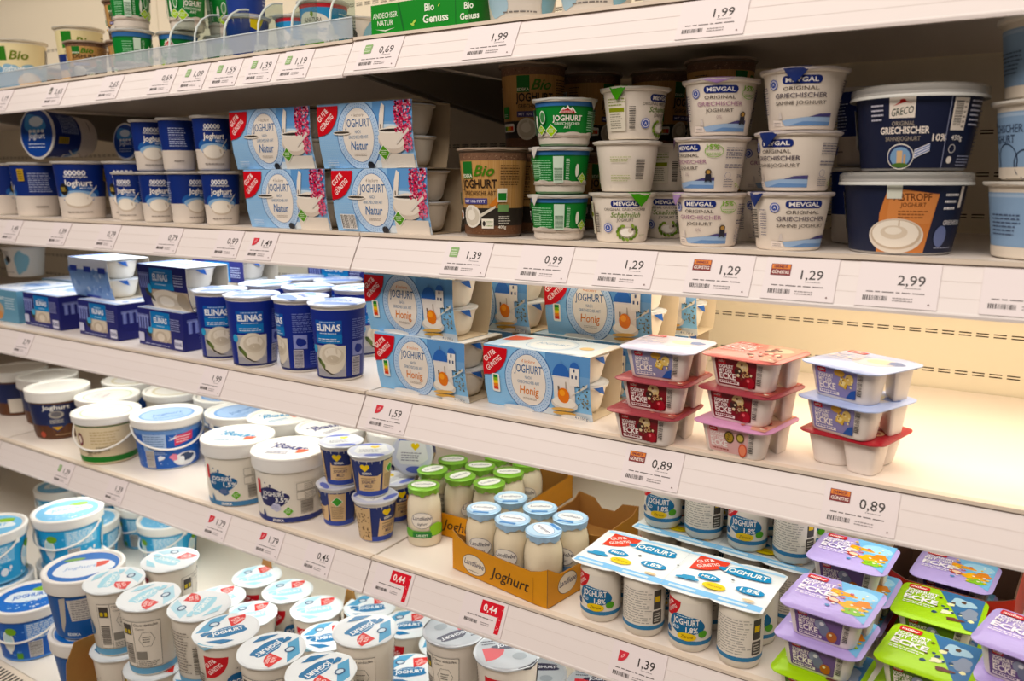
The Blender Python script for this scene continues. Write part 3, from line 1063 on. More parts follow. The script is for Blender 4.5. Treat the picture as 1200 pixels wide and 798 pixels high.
def blue_top(A, k, h):
    P = PI * k
    A.rect(-P, h * .03, P, h * .93, '#263f86').lines(-k * .6, h * .4, k * .6, h * .72, 6, '#a9b6da', 4)
    A.poly([(-k * .9, h * .93), (-k * .2, h * .93), (-k * .5, h * .70), (-k * .9, h * .76)], '#d7c23c').lines(k, h * .2, k * 1.6, h * .8, 8, '#a9b6da', 5)


def white_top(A, k, h):
    A.blob(-k * .85, h * .45, k * .45, h * .35, '#a9c2cd', 5, .2).ell(-k * .05, h * .52, k * .17, h * .12, '#58a6cc').ell(k * .16, h * .60, k * .17, h * .12, '#3c3a3a')
    A.lines(-k * .6, h * .14, k * .5, h * .20, 1, '#7b7672', 3).lines(-k * .05 - k * .1, h * .50, k * .08, h * .58, 2, '#e8f0f2', 3)
    A.blob(k * .9, h * .5, k * .35, h * .4, '#8fb8c6', 8, .2).lines(-k * .3, h * .7, k * .3, h * .9, 3, '#4f5a64', 3)


BUILD['bio_tub'] = cup('yogurt_tub', 'yogurt tub', .052, .044, .104, '#e2dac8', bio_tub, None, '#dcd6c8')
BUILD['bio_small'] = cup('yogurt_cup', 'yogurt cup', .0435, .0365, .115, '#e2dac8', bio_navy, None, '#dcd6c8')
BUILD['green_tall'] = cup('green_yogurt_tub', 'yogurt tub', .0335, .028, .075, '#dcd4ca', alpine, None, '#d3d3cf')
BUILD['kraft_small'] = cup('kraft_yogurt_cup', 'yogurt cup', .0355, .030, .070, '#8a7460', kraft, None, '#b7a595')
BUILD['alnatura'] = cup('yogurt_cup', 'yogurt cup', .0375, .031, .083, '#e2dad0', alnatura, None, '#dcd8d2')
BUILD['blue_top'] = cup('yogurt_cup', 'yogurt cup', .0355, .0295, .078, '#e2dad0', blue_top, None, '#c9ccd8')
BUILD['white_top'] = cup('white_yogurt_tub', 'yogurt tub', .0485, .041, .074, '#e4ddd3', white_top, None, '#dcd8d2')


def green_carton():
    """shelf-ready green carton with a lowered front, showing tubs behind it"""
    r = thing('display_carton', 'carton')
    w, d, h = .165, .12, .042
    g = M('#1d8a34', .45, 0, 'card')
    mb = MB()
    mb.box(-w / 2, -d / 2, 0, w / 2, -d / 2 + .002, h, g)
    a = Art()
    a.rect(-w * 500 + .5, .5, w * 500 - .5, h * 1000 - .5, '#178a32').poly([(-25, .5), (-22, .5), (-32, 41.5), (-35, 41.5)], '#146b2c').rect(62, .5, 63, 41, '#12682a')
    a.text('ANDECHSER', -57, 24, 7, '#e6efdc', .015, 44).text('NATUR', -57, 14, 7, '#e6efdc', .015, 28)
    a.poly([(-75, 10), (-57, 6.5), (-39, 10), (-57, 8)], '#e6efdc')
    a.text('Bio', 20, 26, 9, '#eef3e4', .035).text('Genuss', 30, 11, 10, '#eef3e4', .035).ell(-6, 14, 4, 1.6, '#b7d26a', 10, 40).ell(-9, 11, 3.4, 1.4, '#b7d26a', 10, -20).ell(36, 31, 2.4, 1, '#b7d26a', 8, 50)
    a.text('Bio', 84, 22, 8, '#eef3e4', .03).text('Genuss', 85, 9, 8, '#eef3e4', .03, 30)
    mb.art(a, face((0, -d / 2, 0), (1, 0, 0), (0, 0, 1)), 1e9)
    mb.build('front_wall', r)
    for s in (-1, 1):
        mb = MB()
        x = s * (w / 2 - .001)
        mb.loft([[(x + e, -d / 2 + .002, 0), (x + e, d / 2, 0), (x + e, d / 2, h * 1.6), (x + e, -d / 2 + .002, h)] for e in (-.001, .001)], g)
        mb.build('side_wall', r)
    mb = MB()
    mb.box(-w / 2 + .002, -d / 2 + .002, 0, w / 2 - .002, d / 2, .0015, M('#a98a5e', .6, 0, 'kraft'))
    mb.box(-w / 2 + .002, d / 2 - .002, .0015, w / 2 - .002, d / 2, h * 1.6, g)
    mb.build('tray_base', r)
    return r


BUILD['green_carton'] = green_carton


# ---- carton sleeves holding two by two stacked cups
def sleeve(name, art_fn, top_fn, L, D, H, col, cupcol, side='#cdbca4', lidfn=None, cupname='pot'):
    def make():
        r = thing(name, 'yogurt multipack')
        prof = [(-D * .38, 0), (-D * .46, H * .30), (-D * .5, H * .62), (-D * .5, H)]
        seg = [0]
        for p, q in zip(prof, prof[1:]):
            seg.append(seg[-1] + math.dist(p, q) * 1000)
        t = .0009
        mb = MB()
        x0, x1 = -L / 2, L / 2
        m, mi = M(col, .42, 0, 'card'), M(side, .6, 0, 'card')

        def sheet(pts, mat):
            n = len(pts)
            nr = []
            for i in range(n):
                p, q = pts[max(i - 1, 0)], pts[min(i + 1, n - 1)]
                d = math.dist(p, q) or 1
                nr.append((-(q[1] - p[1]) / d * t, (q[0] - p[0]) / d * t))
            vs = [(x, y, z) for y, z in pts for x in (x0, x1)] + [(x, y - a, z - b) for (y, z), (a, b) in zip(pts, nr) for x in (x0, x1)]
            fs = []
            for i in range(n - 1):
                fs += [(2 * i, 2 * i + 1, 2 * i + 3, 2 * i + 2), tuple(2 * n + k for k in (2 * i + 2, 2 * i + 3, 2 * i + 1, 2 * i))]
                fs += [(2 * i + 1, 2 * n + 2 * i + 1, 2 * n + 2 * i + 3, 2 * i + 3), (2 * i, 2 * i + 2, 2 * n + 2 * i + 2, 2 * n + 2 * i)]
            mb.add(vs, fs, mat)
        loop = prof + [(D * .5, H)] + [(-y, z) for y, z in prof[::-1]][1:] + [(-D * .38, 0)]
        sheet([(y, z) for y, z in loop], mi)
        A = Art(tuple(seg[1:-1]))
        art_fn(A, L * 1000, seg[-1])

        def fn(u, v, lift):
            v = min(max(v, 0), seg[-1])
            for i in range(len(seg) - 1):
                if v <= seg[i + 1] + 1e-6:
                    s = (v - seg[i]) / (seg[i + 1] - seg[i])
                    break
            (ya, za), (yb, zb) = prof[i], prof[i + 1]
            d = math.dist(prof[i], prof[i + 1])
            ny, nz = -(zb - za) / d, (yb - ya) / d
            return (u / 1000, ya + (yb - ya) * s + (ny * lift), za + (zb - za) * s + nz * lift)
        mb.art(A, fn, 1e9)
        A = Art()
        top_fn(A, L * 1000, D * 1000)
        mb.art(A, face((0, 0, H), (1, 0, 0), (0, 1, 0)), 1e9)
        mb.build('carton_sleeve', r, 25)
        hc = (H - .004) / 2
        rt, rb = min(L / 4, D / 2) - .0022, min(L / 4, D / 2) * .66
        for lev in (0, 1):
            for s in (-1, 1):
                mb = MB()
                z0 = .0015 + lev * hc
                cxx = s * L / 4
                top_z = z0 + hc - .0006
                mb.lathe([(0, z0), (rb * .8, z0), (rb, z0 + .004), (rb * 1.1, z0 + .010), (rt - .003, top_z - .006), (rt - .0025, top_z - .004), (rt, top_z - .0035), (rt, top_z - .001), (0, top_z - .001)],
                         M(cupcol, .4, 0, 'plastic'), 36, None, cxx, 0)
                p = mb.build(cupname, r)
                mb = MB()
                mb.lathe([(rt + .0005, top_z - .0016), (rt + .0006, top_z), (0, top_z + .0002)], M('#dfe2e6', .35, .1, 'foil'), 36, None, cxx, 0)
                if lidfn:
                    A = Art()
                    lidfn(A, rt * 1000)
                    mb.art(A, lambda u, v, lift, cxx=cxx, z=top_z: (cxx + u / 1000, v / 1000, z + .0003 + lift), 1e9)
                    A = Art()
                    A.poly([(-8, -1), (10, -1), (14, -13), (4, -9)], '#2f62ae')
                    mb.art(A, lambda u, v, lift, cxx=cxx, z=top_z: (cxx + (rt + lift) * math.sin(1.2 + u / 1000 / rt), -(rt + lift) * math.cos(1.2 + u / 1000 / rt), z + v / 1000), 6)
                mb.build('foil_lid', p)
        return r
    return make


def gg_front(honey):
    def a_(A, L, H):
        x = L / 2
        A.rect(-x, 0, x, H, '#98c0e4' if not honey else '#8fc2e8')
        rd = random.Random(5)
        A.put([[(u, v), (u + 2.2, v), (u + 2.2, v + .5), (u, v + .5)] for v in [H * .05 + i * 2.2 for i in range(18)] for u in [-x + 2 + j * 3.1 for j in range(14)]], '#b4d2ea', False)
        A.rect(x * .20, H * .52, x, H, '#7fa9d2').rect(x * .2, H * .70, x, H, '#6a9acb').ell(x * .45, H * .62, x * .3, H * .04, '#c9dcea')
        A.rect(-x * .2, 0, x, H * .12, '#d3dbe0')
        A.ell(-x * .12, H * .50, x * .46, H * .54, '#2d5f9c', 40).ell(-x * .12, H * .50, x * .447, H * .525, '#bdd3ea', 40)
        dots = []
        for ring_ in (.405, .375):
            for k in range(56):
                a = 2 * PI * k / 56
                u, v = -x * .12 + x * ring_ * math.cos(a), H * .5 + H * ring_ * 1.18 * math.sin(a)
                if 0 < v < H:
                    dots.append([(u - .8, v - .7), (u + .8, v - .7), (u + .8, v + .7), (u - .8, v + .7)])
        A.put(dots, '#7da3d0', False)
        A.ell(-x * .12, H * .51, x * .335, H * .42, '#3b6ea8', 40).ell(-x * .12, H * .51, x * .328, H * .41, '#ece4da', 40)
        oc = '#d8842e'
        A.text('4 leckere', -x * .12, H * .79, H * .055, oc if honey else '#8d7f74', .0, x * .26, shear=.2)
        A.text('JOGHURT', -x * .12, H * .635, H * .125, '#2f5f8f', .014, x * .53)
        A.text('NACH', -x * .12, H * .54, H * .05, '#6c89a8', .0, x * .12).text('GRIECHISCHER ART', -x * .12, H * .46, H * .05, '#7d98b4', .0, x * .42)
        A.text('Honig' if honey else 'Natur', -x * .12, H * .29, H * .135, oc if honey else '#3d6fa5', .012, x * .36, shear=.12)
        A.lines(-x * .25, H * .19, x * .02, H * .24, 2, '#b0a59a', 3)
        A.badge(-x * .78, H * .76, H * .42, '#c8202c')
        if honey:
            A.nutri(-x * .76, H * .40, x * .15, H * .30)
            # white chapel with a blue dome
            A.rect(x * .36, H * .30, x * .74, H * .66, '#e6e0da').ell(x * .50, H * .66, x * .155, H * .20, '#3a6ab2', 24, 0, 0, 180).rect(x * .345, H * .645, x * .655, H * .67, '#d9d6d6').rect(x * .498, H * .84, x * .505, H * .92, '#5c5f66')
            A.rect(x * .66, H * .55, x * .82, H * .82, '#ece7e0').ell(x * .74, H * .82, x * .08, H * .09, '#3a6ab2', 16, 0, 0, 180)
            for (u, v) in ((.69, .66), (.76, .66), (.72, .76)):
                A.rect(x * u, H * v, x * (u + .03), H * (v + .05), '#4a5878')
            A.rect(x * .44, H * .42, x * .47, H * .52, '#7a6a5c').rect(x * .58, H * .48, x * .60, H * .60, '#b5aa9e')
            A.ell(x * .54, H * .24, x * .24, H * .12, '#d6d2cc').ell(x * .54, H * .27, x * .21, H * .09, '#f1ece2').ell(x * .54, H * .38, x * .105, H * .12, '#dd7f1e').ell(x * .52, H * .42, x * .05, H * .05, '#f0a548')
            A.ell(x * .50, H * .15, x * .22, H * .03, '#d9b26c', 12, 6).ell(x * .52, H * .08, x * .22, H * .03, '#cfa558', 12, 4)
            A.poly([(x * .62, H * .36), (x * .66, H * .38), (x * .98, H * .62), (x * .97, H * .56)], '#d9d4c6')
            A.specks(x * .78, H * .22, x * .98, H * .6, 34, ('#6c6a5c', '#8a8674', '#4d5a48'), .9, 2.0, 3)
            A.ell(-x * .35, H * .03, x * .3, H * .05, '#dfe0e0').ell(x * .7, H * .02, x * .26, H * .06, '#e3e0da')
            A.text('4 x 150 g', x * .82, H * .03, H * .04, '#4c6482', .01)
        else:
            A.poly([(x * .32, H * .42), (x * .40, H * .42), (x * .46, H * .93), (x * .40, H * .98), (x * .35, H * .8)], '#e6ded4').rect(x * .30, H * .38, x * .7, H * .50, '#e6ded4')
            A.rect(x * .365, H * .50, x * .385, H * .66, '#5f5248')
            A.ell(x * .60, H * .42, x * .29, H * .20, '#d5c9bc').ell(x * .60, H * .46, x * .28, H * .17, '#e9e0d4').ell(x * .60, H * .565, x * .29, H * .045, '#f2ece2').ell(x * .60, H * .57, x * .26, H * .022, '#3a3430')
            A.ell(-x * .46, H * .555, x * .19, H * .035, '#efe8de').ell(-x * .46, H * .56, x * .18, H * .018, '#4a4238')
            A.rect(x * .3, 0, x * .98, H * .22, '#ddd5ca')
            A.specks(x * .66, H * .55, x * .985, H * .99, 190, ('#c8355f', '#e07a95', '#b02048', '#e9b4bf'), 1.2, 2.8, 3).specks(x * .82, H * .26, x * .985, H * .6, 90, ('#c8355f', '#e07a95', '#d9506f'), 1.1, 2.4, 5)
            A.poly([(x * .66, H * .38), (x * .68, H * .36), (x * .95, H * .56), (x * .93, H * .6)], '#e2dbd2')
            A.diamond(x * .40, H * .24, H * .125, '#5f9a35').ell(x * .08, H * .05, x * .07, H * .06, '#26262c')
            A.lines(-x * .85, H * .05, -x * .6, H * .16, 3, '#d5e2ee', 3)
    return a_


def gg_top(A, L, D):
    A.rect(-L / 2, -D / 2, L / 2, D / 2, '#d9e6f0').rect(-L / 2, -D / 2, -L * .36, D / 2, '#bcd6ec').ring(0, 0, L * .22, D * .4, 1.2, '#9dbddb').ell(0, 0, L * .18, D * .34, '#e6edf2')
    A.text('JOGHURT', 0, -2, D * .12, '#8fb0d0', .01, L * .28).badge(-L * .38, D * .12, D * .34, '#d06a52', words=False).ell(L * .32, 0, L * .06, D * .1, '#e3c89a').rect(L * .42, -D / 2, L / 2, D / 2, '#eceae6')
    for sx in (-1, 1):
        A.ell(sx * L * .25, -D * .44, L * .11, D * .05, '#e9eef1')


def gg_bar(A, L, H):
    gg_front(False)(A, L, H)
    A.bars(-L * .42, H * .06, -L * .27, H * .28, seed=6)


def gg_lid(A, R):
    A.ell(0, 0, R * .9, R * .9, '#e4e8ee', 30).blob(0, 0, R * .5, R * .3, '#5f8fc8', 2).badge(-R * .5, R * .3, R * .4, words=False)


BUILD['natur_pack'] = sleeve('yogurt_multipack', gg_front(False), gg_top, .182, .088, .0925, '#d9e2ea', '#d9cfc0', '#b8a78f')
BUILD['natur_pack_code'] = sleeve('yogurt_multipack', gg_bar, gg_top, .182, .088, .0925, '#d9e2ea', '#d9cfc0', '#b8a78f')
BUILD['honey_pack'] = sleeve('yogurt_multipack', gg_front(True), gg_top, .172, .092, .0885, '#dfe8ee', '#e9e2d6', '#d9cbb4', gg_lid)


def elinas_pillars(A, u0, u1, v0, v1, n):
    for i in range(n):
        u = u0 + (i + .5) * (u1 - u0) / n
        w = (u1 - u0) / n * .3
        A.rect(u - w, v0, u + w, v1, '#7c87c2').rect(u - w * 1.5, v1, u + w * 1.5, v1 + (v1 - v0) * .08, '#9aa3d2').rect(u - w * .3, v0, u, v1, '#a9b1da')
    A.rect(u0, v1 + (v1 - v0) * .1, u1, v1 + (v1 - v0) * .17, '#9aa3d2').rect(u0, v1 + (v1 - v0) * .22, u1, v1 + (v1 - v0) * .27, '#8a94ca')


def elinas_front(A, L, H):
    x = L / 2
    A.rect(-x, 0, x, H, '#23276d').rect(-x * .5, H * .45, x * .45, H * .93, '#1d74ae').rect(-x * .5, H * .45, x * .45, H * .60, '#2a86bd')
    elinas_pillars(A, -x * .96, -x * .52, H * .45, H * .74, 5)
    A.rect(-x * .55, 0, x, H * .44, '#b9aa97')
    A.ell(x * .1, H * .12, x * .7, H * .34, '#d8cfc0', 30).ell(x * .1, H * .12, x * .5, H * .22, '#c7bba8', 26).ell(x * .05, H * .17, x * .3, H * .13, '#e2d9ca').ell(x * .75, H * .22, x * .24, H * .2, '#a49682')
    A.ell(-x * .62, H * .36, x * .14, H * .08, '#3b3a2c', 12, -40).ell(-x * .5, H * .24, x * .12, H * .05, '#4c4a36', 12, -50)
    A.text('ELINAS', -x * .03, H * .66, H * .15, '#eef0f2', .035, x * .62).lines(-x * .28, H * .82, x * .22, H * .88, 1, '#b5d2e6', 3).lines(-x * .26, H * .55, x * .22, H * .60, 1, '#cfe2ee', 4)
    A.lines(x * .52, H * .56, x * .95, H * .84, 5, '#c3c8e2', 6).ell(-x * .52, H * .46, x * .08, H * .11, '#4aa4cf')


def elinas_top(A, L, D):
    A.rect(-L / 2, -D / 2, L / 2, D / 2, '#e4e8ee').blob(0, 0, L * .3, D * .3, '#9bb8de', 4).rect(-L / 2, -D / 2, -L * .34, D / 2, '#5f82c2').text('ELINAS', 0, -3, D * .13, '#4f73b5', .03)
    A.specks(-L * .4, -D * .4, L * .4, D * .4, 20, ('#7f9fd4', '#c9d6ea'), 2, 5, 4)


BUILD['elinas_pack'] = sleeve('yogurt_multipack', elinas_front, elinas_top, .160, .090, .082, '#e4e8ee', '#ece6dc', '#ddd4c6', gg_lid)


def blue_side(A, L, H):
    x = L / 2
    A.rect(-x, 0, x, H, '#7fa0d0').rect(-x, H * .72, x, H, '#e3e7ee').specks(-x, H * .1, x, H * .7, 30, ('#9fb9de', '#6a8ec6', '#c2d3ea'), 3, 8, 6)
    for i in range(3):
        A.rect(-x + L * (.04 + .36 * i), H * .66, -x + L * (.22 + .36 * i), H * .80, '#2c43a4')
    A.rect(-x * .4, 0, x * .3, H * .06, '#2c43a4')


BUILD['elinas_pack_back'] = sleeve('yogurt_multipack', blue_side, elinas_top, .160, .090, .082, '#e4e8ee', '#ece6dc', '#ddd4c6', gg_lid)


def elinas_box(light):
    def make():
        """closed flat carton of four cups with a picture window on the front"""
        r = thing('yogurt_carton', 'yogurt carton')
        L, D, H = .150, .150, .072
        mb = MB()
        mb.loft([[(s * L / 2, t * D / 2, z) for s, t in ((-1, -1), (1, -1), (1, 1), (-1, 1))] for z in (0, H)], M('#2a2f72' if not light else '#6f9bb2', .42, 0, 'card'))
        x = L * 500
        h = H * 1000
        A = Art()
        if light:
            A.rect(-x, 0, x, h, '#6e9cb4').ell(-x * .3, h * .35, x * .5, h * .3, '#b9a58c').ell(-x * .2, h * .2, x * .3, h * .16, '#c98f5c').text('Joghurt', 0, h * .7, h * .13, '#e6eef0', .02)
            A.lines(x * .3, h * .4, x * .9, h * .8, 5, '#d3e2e8', 4)
        else:
            A.rect(-x, 0, x, h, '#292c70').rect(-x * .42, h * .16, x * .44, h * .94, '#b8aa98').ell(x * .02, h * .38, x * .40, h * .22, '#d5cbbb', 26).ell(0, h * .24, x * .28, h * .2, '#c2b5a3').ell(0, h * .28, x * .16, h * .11, '#ddd3c4')
            A.rect(-x, 0, x, h * .15, '#292c70').rect(-x * .40, h * .50, x * .44, h * .95, '#1c74b0').rect(-x * .40, h * .50, x * .44, h * .62, '#2d8ac2')
            A.text('ELINAS', x * .03, h * .66, h * .14, '#eef0f2', .04, x * .58).lines(-x * .15, h * .82, x * .2, h * .88, 1, '#b9d8ea', 3).lines(-x * .15, h * .55, x * .2, h * .60, 1, '#cfe4f0', 3)
            elinas_pillars(A, -x * .97, -x * .46, h * .45, h * .76, 4)
            A.ell(-x * .5, h * .34, x * .12, h * .07, '#3b3a2c', 12, -45).ell(-x * .42, h * .44, x * .1, h * .09, '#56a9d0')
            A.rr(-x * .97, h * .10, -x * .72, h * .34, 2, '#c9cadd').rr(x * .62, h * .06, x * .95, h * .30, 2, '#d7d7e4').text('ELINAS', x * .785, h * .13, h * .09, '#292c70', .04, x * .28)
            A.lines(-x * .68, h * .045, x * .55, h * .095, 1, '#bfc2da', 5).lines(x * .5, h * .50, x * .95, h * .84, 6, '#a9aed4', 6)
        mb.art(A, face((0, -D / 2, 0), (1, 0, 0), (0, 0, 1)), 1e9)
        for s in (1, -1):
            A = Art()
            A.rect(-x, 0, x, h, '#292c70' if not light else '#6e9cb4')
            if not light:
                elinas_pillars(A, -x * .9, x * .2, h * .45, h * .74, 6)
                A.rect(-x * .3, h * .14, x * .2, h * .42, '#b9b2b4').lines(x * .35, h * .2, x * .9, h * .85, 8, '#9aa0cc', 6)
            mb.art(A, face((s * L / 2, 0, 0), (0, s, 0), (0, 0, 1)), 1e9)
        mb.build('box', r, 25)
        A = Art()
        A.rect(-x + 1, -x + 1, x - 1, x - 1, '#e6e9ee').blob(0, 10, x * .5, x * .35, '#9cb6dc', 6).text('ELINAS', 0, 4, 12, '#4f6fb4', .03).rect(-x + 1, -x + 1, x - 1, -x + 12, '#b4c6e2')
        A.specks(-x * .8, -x * .6, x * .8, x * .8, 16, ('#7f9fd4', '#c9d6ea'), 4, 9, 4)
        mb = MB()
        mb.box(-L / 2 + .001, -D / 2 + .001, H, L / 2 - .001, D / 2 - .001, H + .0008, M('#e6e9ee', .4))
        mb.art(A, top(H + .0008), 1e9)
        mb.build('top_flap', r)
        return r
    return make


BUILD['elinas_box'] = elinas_box(False)
BUILD['light_box'] = elinas_box(True)


def elinas_cup(A, k, h):
    P = PI * k
    A.rect(-P, h * .03, P, h * .93, '#1b2f85').rect(-P, h * .03, P, h * .06, '#10205f')
    A.rect(-k * .62, h * .50, k * .5, h * .80, '#1e58a4').rect(-k * .62, h * .50, k * .5, h * .62, '#2a7ab8')
    A.text('ELINAS', -k * .05, h * .665, h * .085, '#eef0f2', .05, k * 1.0).lines(-k * .38, h * .765, k * .3, h * .795, 1, '#bcd0ea', 4).lines(-k * .4, h * .62, k * .32, h * .65, 1, '#cfe0ee', 3)
    A.lines(-k * .5, h * .52, k * .4, h * .575, 2, '#dfe6ee', 5)
    A.rect(-k * .72, h * .06, k * .62, h * .47, '#b9b6b4').rect(-k * .72, h * .06, k * .62, h * .16, '#a3a2a8')
    A.ell(k * .02, h * .30, k * .58, h * .20, '#ddd5c6', 28).rect(-k * .3, h * .30, k * .62, h * .47, '#dcd4c5').ell(k * .08, h * .34, k * .46, h * .12, '#cfc5b4').ell(k * .1, h * .37, k * .34, h * .08, '#e3dbcd').ell(k * .1, h * .30, k * .26, h * .05, '#c6bba9')
    A.poly([(-k * .5, h * .24), (-k * .3, h * .14), (0, h * .09), (k * .3, h * .08), (0, h * .11), (-k * .28, h * .17)], '#4b463c')
    A.ell(-k * .5, h * .26, k * .2, h * .03, '#4a5a34', 12, -50).ell(-k * .38, h * .22, k * .18, h * .03, '#6a7848', 12, -55).ell(-k * .74, h * .42, k * .14, h * .055, '#4aa4cf')
    s = k * 1.5
    A.lines(s - k * .6, h * .55, s + k * .6, h * .82, 10, '#7f8cc8', 5).rect(s - k * .6, h * .33, s - k * .05, h * .52, '#8f97c8').blob(s - k * .3, h * .42, k * .2, h * .06, '#1b2f85', 3)
    A.bars(s - k * .6, h * .08, s - k * .25, h * .31, '#4c4a58', 4, True, '#c9c6cc').lines(s + k * .05, h * .10, s + k * .6, h * .30, 6, '#7f8cc8', 6)
    A.lines(-k * 2.4, h * .2, -k * 1.2, h * .8, 14, '#6f7cc0', 8)


def elinas_lid(A, R):
    A.ell(0, 0, R * .9, R * .9, '#dfe4ee', 36).blob(R * .1, -R * .5, R * .75, R * .3, '#6f8fce', 3).blob(-R * .3, R * .5, R * .4, R * .2, '#8aa6da', 4).text('ELINAS', 0, 0, R * .22, '#3f62b2', .03)


BUILD['elinas_cup'] = cup('blue_yogurt_cup', 'yogurt cup', .0435, .0362, .1235, '#e4e0da', elinas_cup, elinas_lid, '#dfe2ea')


# ---- square two-chamber pots with a corner chamber
def corner_pot(name, front, lidfn, lidcol, h=.0388, potcol='#eae0d8', S=.096, reverse=False):
    def make():
        r = thing(name, 'yogurt pot')
        s = S / 2
        c = .50 * S      # leg of the corner triangle

        def rounded(pts, rad, n=4):
            out = []
            m = len(pts)
            for i in range(m):
                p, a, b = Vector(pts[i]), Vector(pts[i - 1]), Vector(pts[(i + 1) % m])
                da, db = (a - p).normalized(), (b - p).normalized()
                q = min(rad, (a - p).length * .45, (b - p).length * .45)
                for k in range(n + 1):
                    t = k / n
                    out.append((p + da * q * (1 - t) ** 2 + db * q * t ** 2))
            return out
        main = [(-s + .007, -s + .007), (s - .007, -s + .007), (s - .007, s - .010 - c), (s - .010 - c, s - .007), (-s + .007, s - .007)]
        corner = [(s - .007, s - .002 - c), (s - .007, s - .007), (s - .002 - c, s - .007)]
        for nm_, pl, rad, tp in (('main_chamber', main, .014, .84), ('corner_chamber', corner, .011, .74)):
            mb = MB()
            o = rounded(pl, rad)
            cx, cy = sum(p.x for p in o) / len(o), sum(p.y for p in o) / len(o)
            loops = []
            for z, k in ((0, tp - .05), (.0015, tp - .015), (.004, tp), (h - .001, 1.0)):
                loops.append([(cx + (p.x - cx) * k, cy + (p.y - cy) * k, z) for p in o])
            mb.loft(loops, M(potcol, .36, 0, 'plastic'))
            p = mb.build(nm_, r)
            if nm_ == 'main_chamber' and front:
                A = Art()
                front(A, (S - .014) * 930, h * 1000)
                mb = MB()
                yb, yt = cy + (-s + .007 - cy) * tp, -s + .007

                def fn(u, v, lift, yb=yb, yt=yt, cx=cx):
                    t = (v / 1000 - .004) / (h - .005)
                    return (cx * (1 - t) * .2 + u / 1000 * (.86 + .14 * t), yb + (yt - yb) * t - lift - .0004, v / 1000)
                mb.art(A, fn, 8)
                mb.build('printed_label', p)
        mb = MB()
        o = rounded([(-s, -s), (s, -s), (s, s), (-s, s)], .016, 6)

        def lidloop(z, k):
            return [(p.x * k, p.y * k, z - .0014 * (max(abs(p.x), abs(p.y)) / s) ** 6) for p in o]
        mb.loft([lidloop(h - .0012, .97), lidloop(h - .0009, 1.0), lidloop(h + .0002, 1.003), lidloop(h + .0009, .96), [(p.x * .9, p.y * .9, h + .0009) for p in o]], M(lidcol, .3, .08, 'foil'))
        A = Art()
        if lidfn:
            lidfn(A, s * 900)
        mb.art(A, top(h + .0010), 1e9, .3)
        mb.build('foil_lid', r)
        return r
    return make


def ecke_front(bg, kind, txt='#f0e6e2'):
    def a_(A, W, h):
        x = W / 2
        A.rr(-x * .80, h * .10, x * .62, h * .90, 2, bg)
        A.rr(-x * .70, h * .74, -x * .42, h * .88, 1.2, '#c02430').text('müller', -x * .56, h * .785, h * .07, '#f5ece6', .02, x * .22)
        for i, (t, w) in enumerate((('JOGHURT', .52), ('MIT DER', .48))):
            A.text(t, -x * .70, h * (.61 - .13 * i), h * .105, txt, .04, x * w, al='L')
        A.text('ECKE', -x * .70, h * .28, h * .18, txt, .05, x * .60, al='L')
        A.rect(-x * .72, h * .14, x * .02, h * .23, txt if kind != 'fruit' else bg).lines(-x * .68, h * .155, -x * .02, h * .215, 1, bg if kind != 'fruit' else '#a05a50', 4, .8)
        if kind == 'cherry':
            A.ell(x * .15, h * .72, x * .2, h * .2, '#d9c08f').ell(x * .0, h * .58, x * .14, h * .12, '#3b231e', 12, 30).ell(x * .3, h * .52, x * .12, h * .09, '#c8a070').specks(-x * .05, h * .35, x * .5, h * .85, 20, ('#5a2c22', '#e2cfae', '#7c4a36'), 1.2, 2.6, 4)
            A.ell(x * .42, h * .26, x * .18, h * .17, '#a31a2c').ell(x * .36, h * .32, x * .05, h * .05, '#dd6f74').ell(x * .26, h * .2, x * .1, h * .1, '#86131f')
        elif kind == 'fruit':
            A.ell(-x * .02, h * .62, x * .17, h * .19, '#5c4a26').ell(-x * .02, h * .62, x * .13, h * .15, '#a58a3c').specks(-x * .1, h * .5, x * .06, h * .74, 12, ('#43341a',), .6, 1.2, 3).ell(x * .36, h * .66, x * .14, h * .15, '#6b5a30').ell(x * .36, h * .66, x * .1, h * .1, '#c2b060')
            A.ell(x * .46, h * .28, x * .15, h * .22, '#cf5a3c').ell(x * .46, h * .28, x * .12, h * .17, '#e89070')
        elif kind == 'waffle':
            A.poly([(0, h * .45), (x * .26, h * .36), (x * .36, h * .62), (x * .10, h * .72)], '#d9b45a').ell(x * .38, h * .66, x * .14, h * .16, '#dcbf7a').ell(x * .05, h * .80, x * .18, h * .1, '#c79c4c')
            A.poly([(x * .06, h * .48), (x * .20, h * .43), (x * .27, h * .56), (x * .13, h * .62)], '#f0dc9a').specks(0, h * .4, x * .5, h * .8, 14, ('#8a6230', '#efe0b0'), .8, 1.7, 5)
            A.poly([(x * .28, h * .12), (x * .62, h * .12), (x * .62, h * .40), (x * .45, h * .34)], '#2f58a0')
        else:
            A.ell(-x * .02, h * .6, x * .17, h * .17, '#8f93a8').ell(x * .1, h * .45, x * .16, h * .2, '#767b92').ell(x * .02, h * .64, x * .07, h * .06, '#d9d9de').ell(x * .34, h * .3, x * .17, h * .17, '#b06a34').ell(x * .3, h * .36, x * .05, h * .04, '#efe0b0')
        A.bars(x * .66, h * .25, x * .82, h * .85, '#4a4440', 5, True, None)
    return a_


